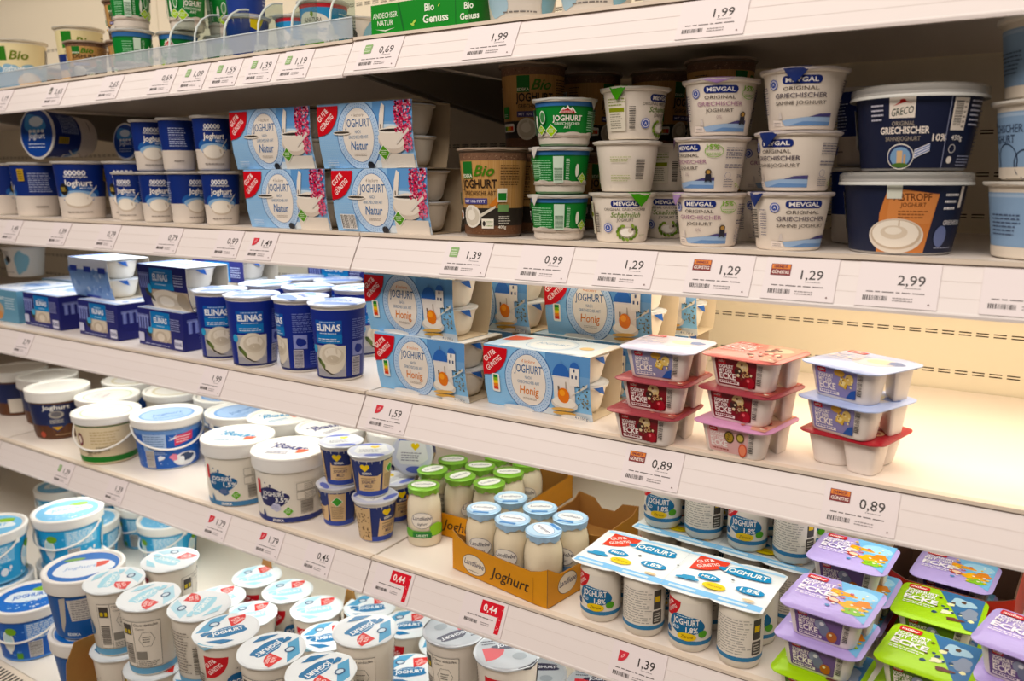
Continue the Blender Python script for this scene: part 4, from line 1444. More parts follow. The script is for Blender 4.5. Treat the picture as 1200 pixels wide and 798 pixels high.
def ecke_lid(bg, kind):
    def a_(A, s):
        if kind == 'splash':
            A.poly([(-s * .1, s), (s, s), (s, -s * .95), (s * .4, -s * .4)], '#7fb6dc' if bg != '#9cc12b' else '#4a7fae').ell(s * .55, s * .5, s * .42, s * .3, '#a9d2ea')
            A.blob(s * .12, s * .34, s * .32, s * .14, '#e6a23a', 3, .3).blob(s * .5, -s * .18, s * .36, s * .2, '#e9b03c', 5, .3).blob(s * .62, -s * .5, s * .28, s * .16, '#8fbf4a', 7, .3).blob(s * .72, s * .02, s * .2, s * .22, '#d98a3c', 9, .25)
            A.blob(-s * .08, s * .12, s * .16, s * .1, '#e9d9c0', 11, .2).ell(s * .02, -s * .16, s * .19, s * .14, '#b8403c', 16, -15).ell(s * .05, -s * .15, s * .13, s * .09, '#e6cbb4', 16, -15).specks(-s * .1, -s * .6, s * .9, s * .8, 26, ('#f0e6d8', '#5f8fc0', '#e9c34a', '#c8606a'), 1, 3, 6)
        elif kind == 'leaf':
            A.poly([(-s * .15, s), (s, s), (s, -s), (s * .75, -s)], '#3f6f9c').blob(s * .52, s * .5, s * .3, s * .25, '#a8c4d4', 3, .2).blob(s * .75, -s * .1, s * .22, s * .32, '#8a93a6', 5, .2)
            A.specks(-s * .1, -s * .5, s * .9, s * .6, 16, ('#5c4030', '#e6e2b4', '#8a5a4a', '#2f4a6a'), 2, 5, 4).blob(s * .2, -s * .3, s * .13, s * .1, '#efeccb', 7, .2).blob(s * .45, -s * .62, s * .2, s * .1, '#6d3f3a', 8, .3)
        elif kind == 'cherry':
            A.poly([(-s * .1, s), (s, s), (s, -s), (s * .6, -s)], '#d9a08c' if bg != '#8a1f2e' else '#a85048').ell(s * .5, s * .45, s * .35, s * .3, '#e6cdb4').ell(s * .6, -s * .2, s * .22, s * .2, '#b03a3a').ell(s * .3, s * .2, s * .14, s * .12, '#5c2c24').specks(0, -s * .8, s * .9, s * .8, 18, ('#efe0c8', '#6a3028', '#c86a60'), 2, 5, 4)
        elif kind == 'pale':
            A.ell(s * .3, s * .1, s * .55, s * .5, '#dcdde8').ell(s * .4, s * .2, s * .35, s * .25, '#ece3c8').blob(s * .75, s * .3, s * .2, s * .22, '#6f86bd', 4, .2)
        elif kind == 'rings':
            for (u, v, r) in ((-.1, -.35, .3), (.6, .1, .28), (.2, .6, .25), (-.6, .5, .2)):
                A.ell(s * u, s * v, s * r, s * r * .8, '#e0b48a').ell(s * u, s * v, s * r * .6, s * r * .5, '#b03038')
            A.specks(-s * .8, -s * .8, s * .8, s * .8, 22, ('#5c1c22', '#d9808a', '#efd6c4'), 2, 5, 4)
        if kind != 'rings':
            t = '#f0e9ee'
            A.rr(-s * .92, s * .66, -s * .38, s * .90, 2, '#c02430').text('müller', -s * .65, s * .72, s * .12, '#f7efe9', .03, s * .42)
            for i, (tx, w) in enumerate((('JOGHURT', .8), ('MIT DER', .78))):
                A.text(tx, -s * .92, s * (.44 - .2 * i), s * .16, t, .04, s * w, al='L')
            A.text('ECKE', -s * .92, -s * .08, s * .25, t, .06, s * .86, al='L').lines(-s * .9, -s * .36, -s * .05, -s * .16, 2, t, 4)
    return a_


PUR, LIME, CHER = '#a292c6', '#9cc12b', '#8a1f2e'
BUILD['ecke_white_top'] = corner_pot('corner_yogurt_pot', ecke_front('#8f8cab', 'waffle'), ecke_lid('#d3d5ea', 'pale'), '#d6d8ec')
BUILD['ecke_cherry'] = corner_pot('corner_yogurt_pot', ecke_front('#7c1422', 'cherry'), ecke_lid(CHER, 'cherry'), '#a04a52')
BUILD['ecke_cherry_bright'] = corner_pot('corner_yogurt_pot', ecke_front('#7c1422', 'cherry'), ecke_lid('#d98078', 'cherry'), '#d97f78')
BUILD['ecke_fruit'] = corner_pot('corner_yogurt_pot', ecke_front('#d9b0ae', 'fruit'), ecke_lid('#d9a3c4', 'cherry'), '#d9a3c6')
BUILD['ecke_lilac'] = corner_pot('corner_yogurt_pot', ecke_front('#8f88b4', 'waffle'), ecke_lid('#c2bfe6', 'pale'), '#bccbf0')
BUILD['ecke_red_bare'] = corner_pot('corner_yogurt_pot', None, ecke_lid('#a8303a', 'rings'), '#a8303a')
BUILD['ecke_purple'] = corner_pot('corner_yogurt_pot', ecke_front('#6d5486', 'mouse'), ecke_lid(PUR, 'splash'), '#b7a6da', .039)
BUILD['ecke_lime'] = corner_pot('corner_yogurt_pot', ecke_front('#5d7a2a', 'mouse'), ecke_lid(LIME, 'leaf'), '#a9cf2e', .039)


# ---- buckets
def bio_bucket(A, k, h):
    P = PI * k
    A.rect(-P, h * .04, P, h * .95, '#e3d3b4').rect(-P, h * .06, P, h * .20, '#2f7f35').rect(-P, h * .93, P, h * .955, '#4f7a45')
    A.text('Heumilch', 0, h * .42, h * .06, '#5b4a34', .0, k * .7, rot=6, shear=.3).text('Bio Joghurt', -k * .3, h * .32, h * .07, '#4d3f2c', .01, k * .8, rot=5, shear=.3).lines(-k * .5, h * .5, k * .5, h * .85, 5, '#cbb690', 4)
    A.poly([(-k * .75, h * .22), (-k * .6, h * .34), (-k * .5, h * .22)], '#b9a68a').ell(-k * .95, h * .62, k * .14, h * .16, '#7a3440').ell(-k * .95, h * .62, k * .08, h * .1, '#e6d9c8')


def blue_bucket(A, k, h):
    P = PI * k
    A.rect(-P, h * .04, P, h * .95, '#2b5fae').specks(-P, h * .05, P, h * .5, 60, ('#e6ebf2', '#7fa6dc'), .8, 2.2, 4).rect(-P, h * .84, P, h * .95, '#6f93c6').specks(-P, h * .85, P, h * .94, 80, ('#4a78bc', '#a9c2e2'), .6, 1.4, 7)
    A.poly([(-k * .05, h * .56), (k * .55, h * .66), (k * .56, h * .86), (-k * .04, h * .80)], '#d04a66').lines(0, h * .62, k * .5, h * .8, 3, '#f3dfe2', 4)
    for a in (20, 60, 150, 200):
        A.poly([(-k * .05 + k * .2 * math.cos(math.radians(a)), h * .74 + h * .12 * math.sin(math.radians(a))), (-k * .1, h * .75), (-k * .08, h * .72)], '#e9eef4')
    A.ell(k * .30, h * .22, k * .42, h * .16, '#e2e4e6').blob(k * .35, h * .26, k * .22, h * .10, '#3c4a66', 4, .25).blob(k * .16, h * .20, k * .10, h * .09, '#e9edf0', 5).blob(-k * .1, h * .3, k * .12, h * .08, '#d98aa0', 6, .2).blob(-k * .5, h * .3, k * .1, h * .06, '#e6ebf2', 8, .3)
    A.rect(-k * 1.05, h * .48, -k * .30, h * .86, '#a9bedb').lines(-k * 1.0, h * .5, -k * .35, h * .84, 6, '#55719c', 5).bars(-k * 1.0, h * .08, -k * .72, h * .46, '#5c5450', 4, True, '#d9d6d2').lines(-k * .68, h * .38, -k * .3, h * .46, 2, '#b7c9e2', 6)
    A.bars(k * 1.8, h * .2, k * 2.2, h * .7, seed=3).lines(k * 1.0, h * .3, k * 1.7, h * .85, 7, '#b7c9e2', 6)


def sky_bucket(navy):
    b1, b2 = ('#1f5fb4', '#5f93d6') if navy else ('#3d9fcf', '#82c2e2')

    def a_(A, k, h):
        P = PI * k
        A.rect(-P, h * .04, P, h * .95, b1).specks(-P, h * .08, P, h * .8, 44, ('#e6f0f4', b2, b2), 1.5, 4.2, 4)
        A.rect(-P, h * .03, P, h * .07, b2)
        for c in (-k * .1, -k * 2.2, k * 2.0):
            A.rect(c, h * .50, c + k * 1.1, h * .92, b2).lines(c + k * .05, h * .52, c + k * 1.05, h * .9, 8, '#e0ecf4', 6, .5)
            A.bars(c + k * .06, h * .10, c + k * .42, h * .46, '#5c5450', 4, True, '#dcdad6')
            A.ell(c - k * .55, h * .5, k * .2, h * .26, '#e8ece8').ell(c - k * .55, h * .56, k * .15, h * .14, '#c9dfe4').poly([(c - k * .6, h * .2), (c - k * .5, h * .2), (c - k * .48, h * .34), (c - k * .62, h * .34)], '#e6ebee')
            A.ell(c - k * .42, h * .75, k * .18, h * .09, '#7aa83a').rr(c - k * .35, h * .08, c - k * .15, h * .22, 1.5, '#5f9a3a')
            A.ell(c + k * .75, h * .28, k * .12, h * .1, '#e9eef0').ell(c + k * .95, h * .36, k * .05, h * .05, '#e9eef0')
    return a_


def sky_lid(b):
    def a_(A, R):
        A.ell(0, 0, R * .97, R * .97, b, 40).blob(0, R * .1, R * .72, R * .4, '#dfe8ee', 3, .12).text('JOGHURT', 0, R * .02, R * .22, b, .05, R * 1.0).blob(R * .35, R * .5, R * .3, R * .18, '#8fb84a', 6).specks(-R * .6, -R * .75, R * .6, -R * .2, 26, ('#e6eef2', '#a9cce6'), 1.2, 3.5, 3)
    return a_


def oval_lid(A, R):
    A.ell(0, 0, R * .86, R * .8, '#7fa3d2', 36).ell(0, 0, R * .78, R * .70, '#a9c2e2', 36).text('Joghurt', 0, -R * .1, R * .22, '#5578b0', .02, shear=.2).lines(-R * .5, -R * .5, R * .5, -R * .25, 2, '#6f8fc0', 3)


def green_ring_lid(A, R):
    A.ring(0, 0, R * .85, R * .85, R * .05, '#b7d0a8', 36).text('Joghurt', 0, 0, R * .18, '#c7b9c0', .01).lines(-R * .4, R * .3, R * .4, R * .5, 2, '#d6b9c6', 4)


def choc(A, k, h):
    P = PI * k
    A.rect(-P, h * .05, P, h * .42, '#5c3a26').rect(-P, h * .38, P, h * .93, '#1f2a55')
    rd = random.Random(4)
    A.put([[(u, h * .06), (u + 1.5, h * .06), (u + 1.2, h * .36), (u, h * .36)] for u in [rd.uniform(-P, P) for _ in range(40)]], '#704a32')
    A.text('Joghurt', 0, h * .80, h * .11, '#e9e6e0', .03, k * .95).ell(0, h * .66, k * .26, h * .10, '#a9a59c').ell(0, h * .67, k * .18, h * .07, '#6d6a70')
    A.poly([(-k * .42, h * .42), (-k * .22, h * .56), (k * .22, h * .56), (k * .42, h * .42), (0, h * .2)], '#27355f').lines(-k * .25, h * .43, k * .25, h * .54, 3, '#e2dccb', 3).poly([(-k * .2, h * .34), (k * .2, h * .34), (0, h * .24)], '#d0a530')
    A.ell(-k * .62, h * .14, k * .12, h * .08, '#b0503c').lines(-k * .1, h * .1, k * .5, h * .15, 1, '#cbb08c', 3)
    A.rect(k * 1.3, h * .5, k * 2.0, h * .9, '#2f6f94').rect(-k * 1.9, h * .1, -k * 1.35, h * .5, '#d9d2c6')


def kilo(word, col, blobcol, band):
    def a_(A, k, h):
        P = PI * k
        A.rect(-P, h * .02, P, h * .115, band).text('EDEKA', -k * .1, h * .04, h * .045, '#efece8', .05, k * .36)
        A.blob(-k * .25, h * .50, k * .48, h * .19, blobcol, 4, .12).specks(-k * .5, h * .62, k * .1, h * .78, 12, (blobcol,), 1.2, 3, 4)
        A.text('JOGHURT', -k * .22, h * .525, h * .085, '#efece6', .03, k * .74).text('MILD', -k * .52, h * .45, h * .05, '#e6e4e6', .02, k * .2).text(word, k * .06, h * .42, h * .085, '#efece6', .03, k * .42)
        A.poly([(-k * .35, h * .30), (-k * .2, h * .40), (-k * .02, h * .38), (k * .02, h * .28), (-k * .12, h * .23)], '#c6c4d6' if band.startswith('#2') else '#49648a').lines(-k * .28, h * .28, -k * .05, h * .36, 3, '#8a88a8', 3)
        A.diamond(k * .22, h * .24, h * .105, '#6fae2c')
        A.rect(-k * .78, h * .55, -k * .66, h * .82, '#cf2f38').poly([(-k * .66, h * .05), (-k * .6, h * .25), (-k * .5, h * .14)], band)
        for i, v in enumerate((.62, .45)):
            A.rr(k * .48, h * v, k * 1.08, h * (v + .15), 1.5, '#9c968c').rr(k * .49, h * (v + .006), k * 1.07, h * (v + .144), 1.3, '#e4ddd0').lines(k * .70, h * (v + .02), k * 1.04, h * (v + .13), 4, '#8a857c', 4 + i)
        A.bars(k * .58, h * .17, k * .98, h * .43, '#6d6862', 4, True, None)
        A.blob(k * 1.35, h * .4, k * .1, h * .12, '#3f6f3a', 4).lines(k * 1.5, h * .2, k * 2.3, h * .8, 12, '#8a857c', 9).lines(-k * 2.2, h * .2, -k * 1.2, h * .8, 12, '#8a857c', 8)
    return a_


def kilo_lid(c):
    def a_(A, R):
        A.text('JOGHURT', -R * .05, -R * .02, R * .26, c, .08, R * 1.15, rot=-15).badge(R * .45, -R * .2, R * .32, '#d8664a', words=False).text('3,5%', -R * .45, R * .35, R * .16, c, .05, rot=-15).lines(-R * .6, -R * .5, R * .1, -R * .25, 2, c, 3)
    return a_


BUILD['bio_bucket'] = bucket('yogurt_bucket', 'yogurt bucket', .0635, .055, .105, '#e2d3b6', bio_bucket, green_ring_lid, handle=(.35, .05))
BUILD['blue_bucket'] = bucket('yogurt_bucket', 'yogurt bucket', .0670, .058, .107, '#c9d3e0', blue_bucket, oval_lid, handle=(.1, .04))
BUILD['choc_bucket'] = bucket('yogurt_bucket', 'yogurt bucket', .0635, .053, .115, '#6a4a36', choc, None, handle=False, rim=.024)
BUILD['kilo_whole'] = bucket('yogurt_bucket', 'yogurt bucket', .0615, .0570, .120, '#e6dfd2', kilo('3,5%', '', '#2f2f5c', '#2e3a7a'), kilo_lid('#3a3f78'), handle=False, rim=.025)
BUILD['kilo_light'] = bucket('yogurt_bucket', 'yogurt bucket', .0615, .0570, .120, '#e6dfd2', kilo('1,5%', '', '#1f5f8c', '#4f83ab'), kilo_lid('#3f93bd'), handle=False, rim=.025)
BUILD['plain_bucket'] = bucket('yogurt_bucket', 'yogurt bucket', .0645, .056, .107, '#dcd8d0', lambda A, k, h: A.rect(-PI * k, h * .1, PI * k, h * .8, '#2f4f8f'), lambda A, R: A.ring(0, 0, R * .8, R * .8, R * .1, '#d6cdb4', 36), handle=False)
BUILD['sky_bucket'] = bucket('yogurt_bucket', 'yogurt bucket', .0665, .0575, .111, '#b7d2e4', sky_bucket(False), sky_lid('#7db9dc'), handle=(.5, .04), rim=.020)
BUILD['deep_bucket'] = bucket('yogurt_bucket', 'yogurt bucket', .0665, .0575, .111, '#8fb0dc', sky_bucket(True), sky_lid('#2f6fc0'), handle=(.5, .04), rim=.020)


def mature_bucket(A, k, h):
    P = PI * k
    A.rect(-P, h * .04, P, h * .95, '#17599c').poly([(-k * .75, h * .25), (-k * .65, h * .9), (-k * .45, h * .94), (-k * .55, h * .4), (-k * .7, h * .15)], '#b9b2a8')
    A.poly([(-k * .35, h * .42), (k * .5, h * .46), (k * .5, h * .92), (-k * .42, h * .88)], '#c9c4be').lines(-k * .32, h * .45, k * .45, h * .88, 9, '#7d7a7c', 5).rr(k * .3, h * .08, k * .5, h * .3, 1.5, '#e6ddc4').ell(k * .4, h * .19, k * .06, h * .08, '#c99a2c').text('EDEKA', -k * .35, h * .10, h * .06, '#dfe8ee', .04)
    A.bars(k * 1.2, h * .2, k * 1.6, h * .8).lines(k * .7, h * .2, k * 1.1, h * .8, 7, '#a9c2de', 6)


BUILD['rim_bucket'] = bucket('yogurt_bucket', 'yogurt bucket', .0645, .0545, .118, '#b9c9dc', mature_bucket,
                             lambda A, R: A.ell(0, 0, R * .97, R * .97, '#2a6cb4', 40).blob(0, -R * .1, R * .82, R * .6, '#dfe4ea', 3, .08).badge(R * .5, R * .05, R * .32, '#d05a4a', words=False).text('Joghurt', -R * .1, -R * .1, R * .2, '#9fb6d4', .02, shear=.2).ell(-R * .3, R * .6, R * .3, R * .1, '#7da45a'), handle=False, rim=.026)


# ---- small cups with a yellow heart
def heart_cup(A, k, h):
    P = PI * k
    A.rect(-P, h * .04, P, h * .88, '#27356f').rect(-P, h * .04, P, h * .16, '#3a4fa0')
    A.poly([(-k * .75, h * .16), (k * .55, h * .16), (k * .62, h * .58), (k * .4, h * .52), (-k * .55, h * .54), (-k * .62, h * .62)], '#d9bc94')
    A.heart(-k * .25, h * .73, k * .26, '#e6c818').text('EDEKA', -k * .15, h * .57, h * .05, '#efece6', .05, k * .5)
    A.lines(-k * .5, h * .45, k * .3, h * .50, 1, '#7a6448', 3).text('JOGHURT', -k * .1, h * .35, h * .075, '#5a4a5c', .02, k * .8).text('MILD', -k * .1, h * .25, h * .075, '#5a4a5c', .02, k * .42).lines(-k * .4, h * .19, k * .2, h * .22, 1, '#7a6448', 3)
    s = k * 1.25
    A.rect(s - k * .55, h * .16, s + k * .35, h * .86, '#cfb48e').lines(s - k * .45, h * .22, s + k * .25, h * .55, 8, '#6a563e', 5).diamond(s - k * .1, h * .66, h * .13, '#4a9a3c', False)
    s = -k * 1.7
    A.rect(s - k * .6, h * .06, s + k * .6, h * .86, '#cdb189').specks(s - k * .5, h * .1, s + k * .5, h * .84, 60, ('#6a5238', '#8a7050'), .9, 2.2, 6)
    A.bars(k * 2.3, h * .1, k * 2.7, h * .5, '#5a5048', 5, True, '#cdb189')


def heart_lid(A, R):
    A.ell(0, 0, R * .94, R * .94, '#c6c8d6', 40).ell(-R * .1, R * .62, R * .55, R * .26, '#5f6cb2', 24).ell(R * .2, -R * .72, R * .45, R * .16, '#5f6cb2', 24).poly([(-R * .75, -R * .2), (-R * .6, R * .6), (R * .6, R * .6), (R * .8, -R * .2), (R * .4, -R * .5), (-R * .5, -R * .5)], '#dcdcdc').heart(R * .15, R * .35, R * .22, '#e2c41c').lines(-R * .5, -R * .35, R * .5, R * .1, 4, '#7b7888', 4)


BUILD['heart_cup'] = cup('yogurt_cup', 'yogurt cup', .0345, .0262, .073, '#dcd8d2', heart_cup, heart_lid, '#d3d3d6', flange=.0028)


# ---- glass jars
def jar(green):
    ink = '#33334a'

    def make():
        r = thing('yogurt_jar', 'yogurt jar')
        mb = MB()
        mb.lathe([(0, .002), (.024, .002), (.0275, .0005), (.0295, .004), (.0298, .068), (.0288, .077), (.0262, .086), (.0240, .093), (.0243, .097), (0, .097)], M('#efe2c8' if not green else '#f0e6d0', .3, 0, 'plastic'), 40)
        mb.build('yogurt', r)
        mb = MB()
        mb.lathe([(0, 0), (.025, 0), (.029, .0008), (.0308, .004), (.0310, .069), (.0300, .078), (.0272, .088), (.0252, .094), (.0262, .0965), (.0268, .102), (.0255, .1045), (.02, .1045), (0, .1042)], M('#ffffff', .08, 0, 'clear'), 44)
        mb.build('glass', r)
        A = Art()
        k = 31
        P = PI * k
        if green:
            A.rect(-P, 20, P, 31, '#5f9a4a').blob(k * .9, 32, 16, 12, '#8fc04a', 4).blob(-k * .95, 25, 14, 8, '#6fae4a', 6)
            A.rect(-k * .62, 18, k * .5, 28, '#2f7a3f').text('3,8% FETT', -k * .05, 20.5, 4.2, '#e2efdc', .03, 20)
        else:
            A.rect(-P, 8, P, 36, '#7f9dbd').rect(-k * .5, 8, k * .45, 15, '#3a5688').lines(k * .9, 9, k * 1.7, 27, 6, '#44597c', 4).text('1,5%', -k * .05, 9.5, 4, '#e4e9f0', .03).lines(-k * 1.9, 9, -k * 1.0, 27, 6, '#44597c', 5)
        A.ell(-k * .05, 51 if green else 52, 19.5, 15, '#4a4468', 30).ell(-k * .05, 51 if green else 52, 18.9, 14.4, '#e6e0d6', 30)
        v = 51 if green else 52
        A.text('Landliebe', -k * .05, v + 1, 7, ink, .012, 33, shear=.25).text('Joghurt', -k * .05, v - 8.5, 5, ink, .004, 17, shear=.3)
        mb = MB()
        mb.art(A, lambda u, v_, lift: ((.0311 + lift) * math.sin(u / 1000 / .031), -(.0311 + lift) * math.cos(u / 1000 / .031), v_ / 1000), 6)
        mb.build('printed_label', r)
        col = '#8fbf5a' if green else '#aac8e2'
        mb = MB()
        R = .0285

        def wob(rr, zz, a):
            if zz < .1035:
                return rr * (1 + .018 * math.sin(11 * a + 1) + .012 * math.sin(19 * a)), zz + (.0018 * math.sin(5 * a) + .0012 * math.sin(13 * a))
            return rr, zz
        mb.lathe([(.0268, .0955), (.0275, .099), (R - .001, .103), (R, .1055), (R - .002, .1068), (R * .5, .107), (0, .107)], M(col, .28, .25, 'foil'), 60, wob)
        A = Art()
        if green:
            A.ell(0, 0, 23, 15, '#4f7f3a', 28).ell(0, 0, 22, 14.2, '#e4e4dc', 28)
        else:
            A.ell(0, 0, 26, 26, '#b9d2e8', 30).ell(0, 0, 22, 14.5, '#7d98c0', 28).ell(0, 0, 21, 13.7, '#e6e8ea', 28).rect(-14, -23, 12, -17, '#4f84bd')
        A.text('Landliebe', 0, -2, 6.5, '#5a5278', .01, 32, shear=.25)
        mb.art(A, top(.1072), 1e9)
        mb.build('foil_lid', r)
        for ch in r.children:
            ch.data.transform(Matrix.Diagonal((.925, .925, .907, 1)))
        return r
    return make


BUILD['green_jar'] = jar(True)
BUILD['blue_jar'] = jar(False)


def tray(w, d, hf, hb, hs, art_front, art_side, col='#d99a20', inner='#a97c46', back_tabs=False):
    """open carton tray: base, four walls of different height"""
    def make():
        r = thing('display_carton', 'carton')
        t = .002
        mi = M(inner, .6, 0, 'kraft')
        mo = M(col, .5, 0, 'card')
        mb = MB()
        mb.box(-w / 2, -d / 2, 0, w / 2, d / 2, .0012, mi)
        mb.build('tray_base', r)

        def wall(nm_, loops_out, loops_in, art=None, fn=None):
            mb = MB()
            n = len(loops_out)
            fs = [tuple(range(n)), tuple(range(2 * n - 1, n - 1, -1))]
            mb.add(loops_out + loops_in, fs[:1], mo)
            mb.add(loops_out + loops_in, fs[1:] + [(k, n + k, n + (k + 1) % n, (k + 1) % n) for k in range(n)], mi)
            if art:
                A = Art()
                art(A)
                mb.art(A, fn, 1e9)
            mb.build(nm_, r)
        x, y, z0 = w / 2, d / 2, .0012
        q = [(-x, z0), (x, z0), (x, hf + .012), (x - .012, hf + .006), (x - .03, hf), (-x + .03, hf), (-x + .012, hf + .008), (-x, hf + .016)]
        wall('front_wall', [(a, -y, b) for a, b in q], [(a, -y + t, b) for a, b in q], art_front, face((0, -y, 0), (1, 0, 0), (0, 0, 1)))
        q = [(x, z0), (-x, z0), (-x, hb), (-x + .02, hb - .004), (x - .02, hb - .004), (x, hb)]
        if back_tabs:
            q = [(x, z0), (-x, z0), (-x, hb), (-x + .03, hb - .004), (-x + .045, hb - .02), (x - .045, hb - .02), (x - .03, hb - .004), (x, hb)]
        wall('back_wall', [(a, y, b) for a, b in q], [(a, y - t, b) for a, b in q])
        for s in (-1, 1):
            q = [(-y + t, z0), (y - t, z0), (y - t, hb), (y - .02, hs), (-y + .03, hs), (-y + t, hf + .012)]
            q = [(s * a, b) for a, b in q] if s < 0 else q
            wall('side_wall', [(s * x, (a if s > 0 else -a), b) for a, b in (q if s > 0 else q)][::1], [(s * (x - t), (a if s > 0 else -a), b) for a, b in q], art_side if s > 0 else None, face((s * x, 0, 0), (0, s, 0), (0, 0, 1)))
        return r
    return make


def land_front(A):
    A.ell(-48, 20, 24, 16, '#4a3a2c', 28).ell(-48, 20, 23, 15.2, '#e6dccb', 28).text('Landliebe', -48, 18, 9, '#35335a', .012, 40, shear=.25).lines(-58, 8, -38, 12, 1, '#8a7f72', 3)
    A.text('Joghurt', 22, 14, 17, '#3a2a1c', .012, 72, shear=.3)
    A.rect(68, 3, 68.6, 40, '#a8741c')


def land_side(A):
    A.ell(-18, 24, 22, 16, '#4a3a2c', 28).ell(-18, 24, 21, 15.2, '#e6dccb', 28).text('Landliebe', -18, 22, 9, '#35335a', .012, 38, shear=.25)


BUILD['jar_tray'] = tray(.186, .128, .047, .066, .042, land_front, land_side)
BUILD['jar_tray_back'] = tray(.180, .265, .040, .115, .045, land_front, land_side)
BUILD['kraft_tray'] = tray(.115, .112, .022, .056, .046, None, None, '#c8901e', '#a97c4c', True)
BUILD['red_tray'] = tray(.150, .19, .079, .105, .095, None, None, '#c03a2c', '#5a4034')
BUILD['cup_crate'] = tray(.60, .36, .030, .050, .040, None, None, '#a9814f', '#9a7446')


# ---- foil-topped tray of eight small pots
def eight(dx=.0645, dy=.061):
    def make():
        r = thing('yogurt_multipack', 'yogurt multipack')
        H = .082
        n = 0
        for j in (0, 1):
            for i in range(4):
                cx, cy = (i - 1.5) * dx, (j - .5) * dy
                mb = MB()
                mb.lathe([(0, .001), (.019, .001), (.0225, 0), (.0258, .004), (.0270, .012), (.0272, .0685), (.0262, .0725), (.0262, H - .001), (0, H - .001)], M('#e4ddd0', .4, 0, 'plastic'), 36, None, cx, cy)
                p = mb.build('pot', r)
                A = Art()
                k = 27.2
                P = PI * k
                A.rect(-P, 12, P, 18, '#3f7fa8').rect(-P, 17.5, P, 68, '#e4ddd2')
                if (i + j) % 2 == 0:
                    A.badge(-16, 57, 22, '#c3202c')
                    A.blob(4, 38, 23, 14, '#1f6a94', 3, .1).text('JOGHURT', 4, 38.5, 8, '#efece6', .03, 34).text('1,8%', 12, 29, 7, '#efece6', .03, 15).text('MILD', -9, 31, 4.5, '#dfe6ea', .02, 10)
                    A.lines(-8, 48, 14, 51, 1, '#cfe0e6', 3).ell(6, 23, 12, 5.5, '#e6c62a').text('Zitrone', 6, 21.2, 4, '#8a6f10', .02, 15, shear=.2).ell(26, 27, 6, 5, '#5f9f3a').blob(-21, 26, 5, 4, '#2f5f8a', 5, .3)
                else:
                    A.lines(-30, 20, 22, 67, 14, '#aaa59c', 4 + i).rect(24, 40, 36, 66, '#4a4640').rect(26, 50, 34, 58, '#d9b92c').rr(23, 20, 37, 38, 1.5, '#55504a').lines(25, 22, 35, 36, 4, '#d9d4c8', 3)
                mb = MB()
                mb.art(A, lambda u, v, lift, cx=cx, cy=cy: (cx + (.0273 + lift) * math.sin(u / 27.2), cy - (.0273 + lift) * math.cos(u / 27.2), v / 1000), 6)
                mb.build('printed_label', p)
        # lid sheet with a scalloped edge
        X, Y = 2 * dx, dy
        pts = []
        for i in range(4):
            for k in range(9):
                t = k / 8
                pts.append((-X + (i + t) * dx, -Y + .006 * (1 - abs(2 * t - 1) ** 3 * 0) * abs(2 * t - 1) ** 4))
        low = pts
        pts = low + [(X - .006, -Y * .5), (X - .001, 0), (X - .006, Y * .5)][1:2] + [(-p[0], -p[1]) for p in low] + [(-X + .001, 0)]
        mb = MB()
        cx = 0
        tri = tessellate_polygon([[Vector((p[0], p[1], 0)) for p in pts]])
        m = len(pts)
        foil = M('#e6e8ea', .34, .05, 'foil')
        fs = []
        for t in tri:
            a, b, c = t
            if (pts[b][0] - pts[a][0]) * (pts[c][1] - pts[a][1]) - (pts[b][1] - pts[a][1]) * (pts[c][0] - pts[a][0]) < 0:
                b, c = c, b
            fs += [(a, b, c), (m + c, m + b, m + a)]
        fs += [(m + k, m + (k + 1) % m, (k + 1) % m, k) for k in range(m)]
        mb.add([(x, y, H) for x, y in pts] + [(x, y, H - .0006) for x, y in pts], fs, foil)
        A = Art()
        w, d = X * 1000, Y * 1000
        for s in (-1, 1):
            A.rect(-w + 2, s * d - s * 12 if s < 0 else d - 12, w - 2, -d + 7 if s < 0 else d - 7, '#a9cbe4') if False else None
        A.rect(-w + 3, -d + 6.5, w - 3, -d + 20, '#8cc2ea').rect(-w + 3, d - 12, w - 3, d - 6.5, '#b3d6f0')
        for i in range(4):
            A.rect(-w + 8 + i * dx * 1000, -d + 10, -w + 44 + i * dx * 1000, -d + 15, '#d3e4f0')
        for s in (0, 1):
            u = -w + 3 + s * w
            A.badge(u + 30, d - 32, 38, '#d24a38')
            A.blob(u + 80, d - 32, 36, 12, '#2d87b5', 5, .12).text('JOGHURT', u + 80, d - 37, 11, '#f0eee8', .04, 56)
            A.blob(u + 42, -6, 15, 8, '#2d87b5', 7, .1).text('MILD', u + 42, -9, 6, '#f0eee8', .03).ell(u + 56, -26, 15, 9, '#e2cb3c').text('Zitrone', u + 56, -28, 5, '#a98a14', .02, 20, shear=.2).blob(u + 20, -22, 12, 7, '#3f93bd', 9, .35)
            A.ell(u + 98, -14, 18, 9, '#2d87b5').text('1,8%', u + 98, -18, 9, '#f0eee8', .03, 24).poly([(u + 68, 2), (u + 71, 4), (u + 74, 2), (u + 71, 0)], '#2c2c30').ell(u + 104, -38, 8, 3, '#e6c9a4')
        A.poly([(-2, 2), (0, 4.5), (2, 2), (0, -.5)], '#2c2c30').put([[(-.3, -d + 7), (.3, -d + 7), (.3, d - 7), (-.3, d - 7)]], '#c9ccd0', False)
        mb.art(A, top(H + .0001), 1e9, .3)
        mb.build('foil_lid', r)
        return r
    return make


BUILD['eight_pack'] = eight()


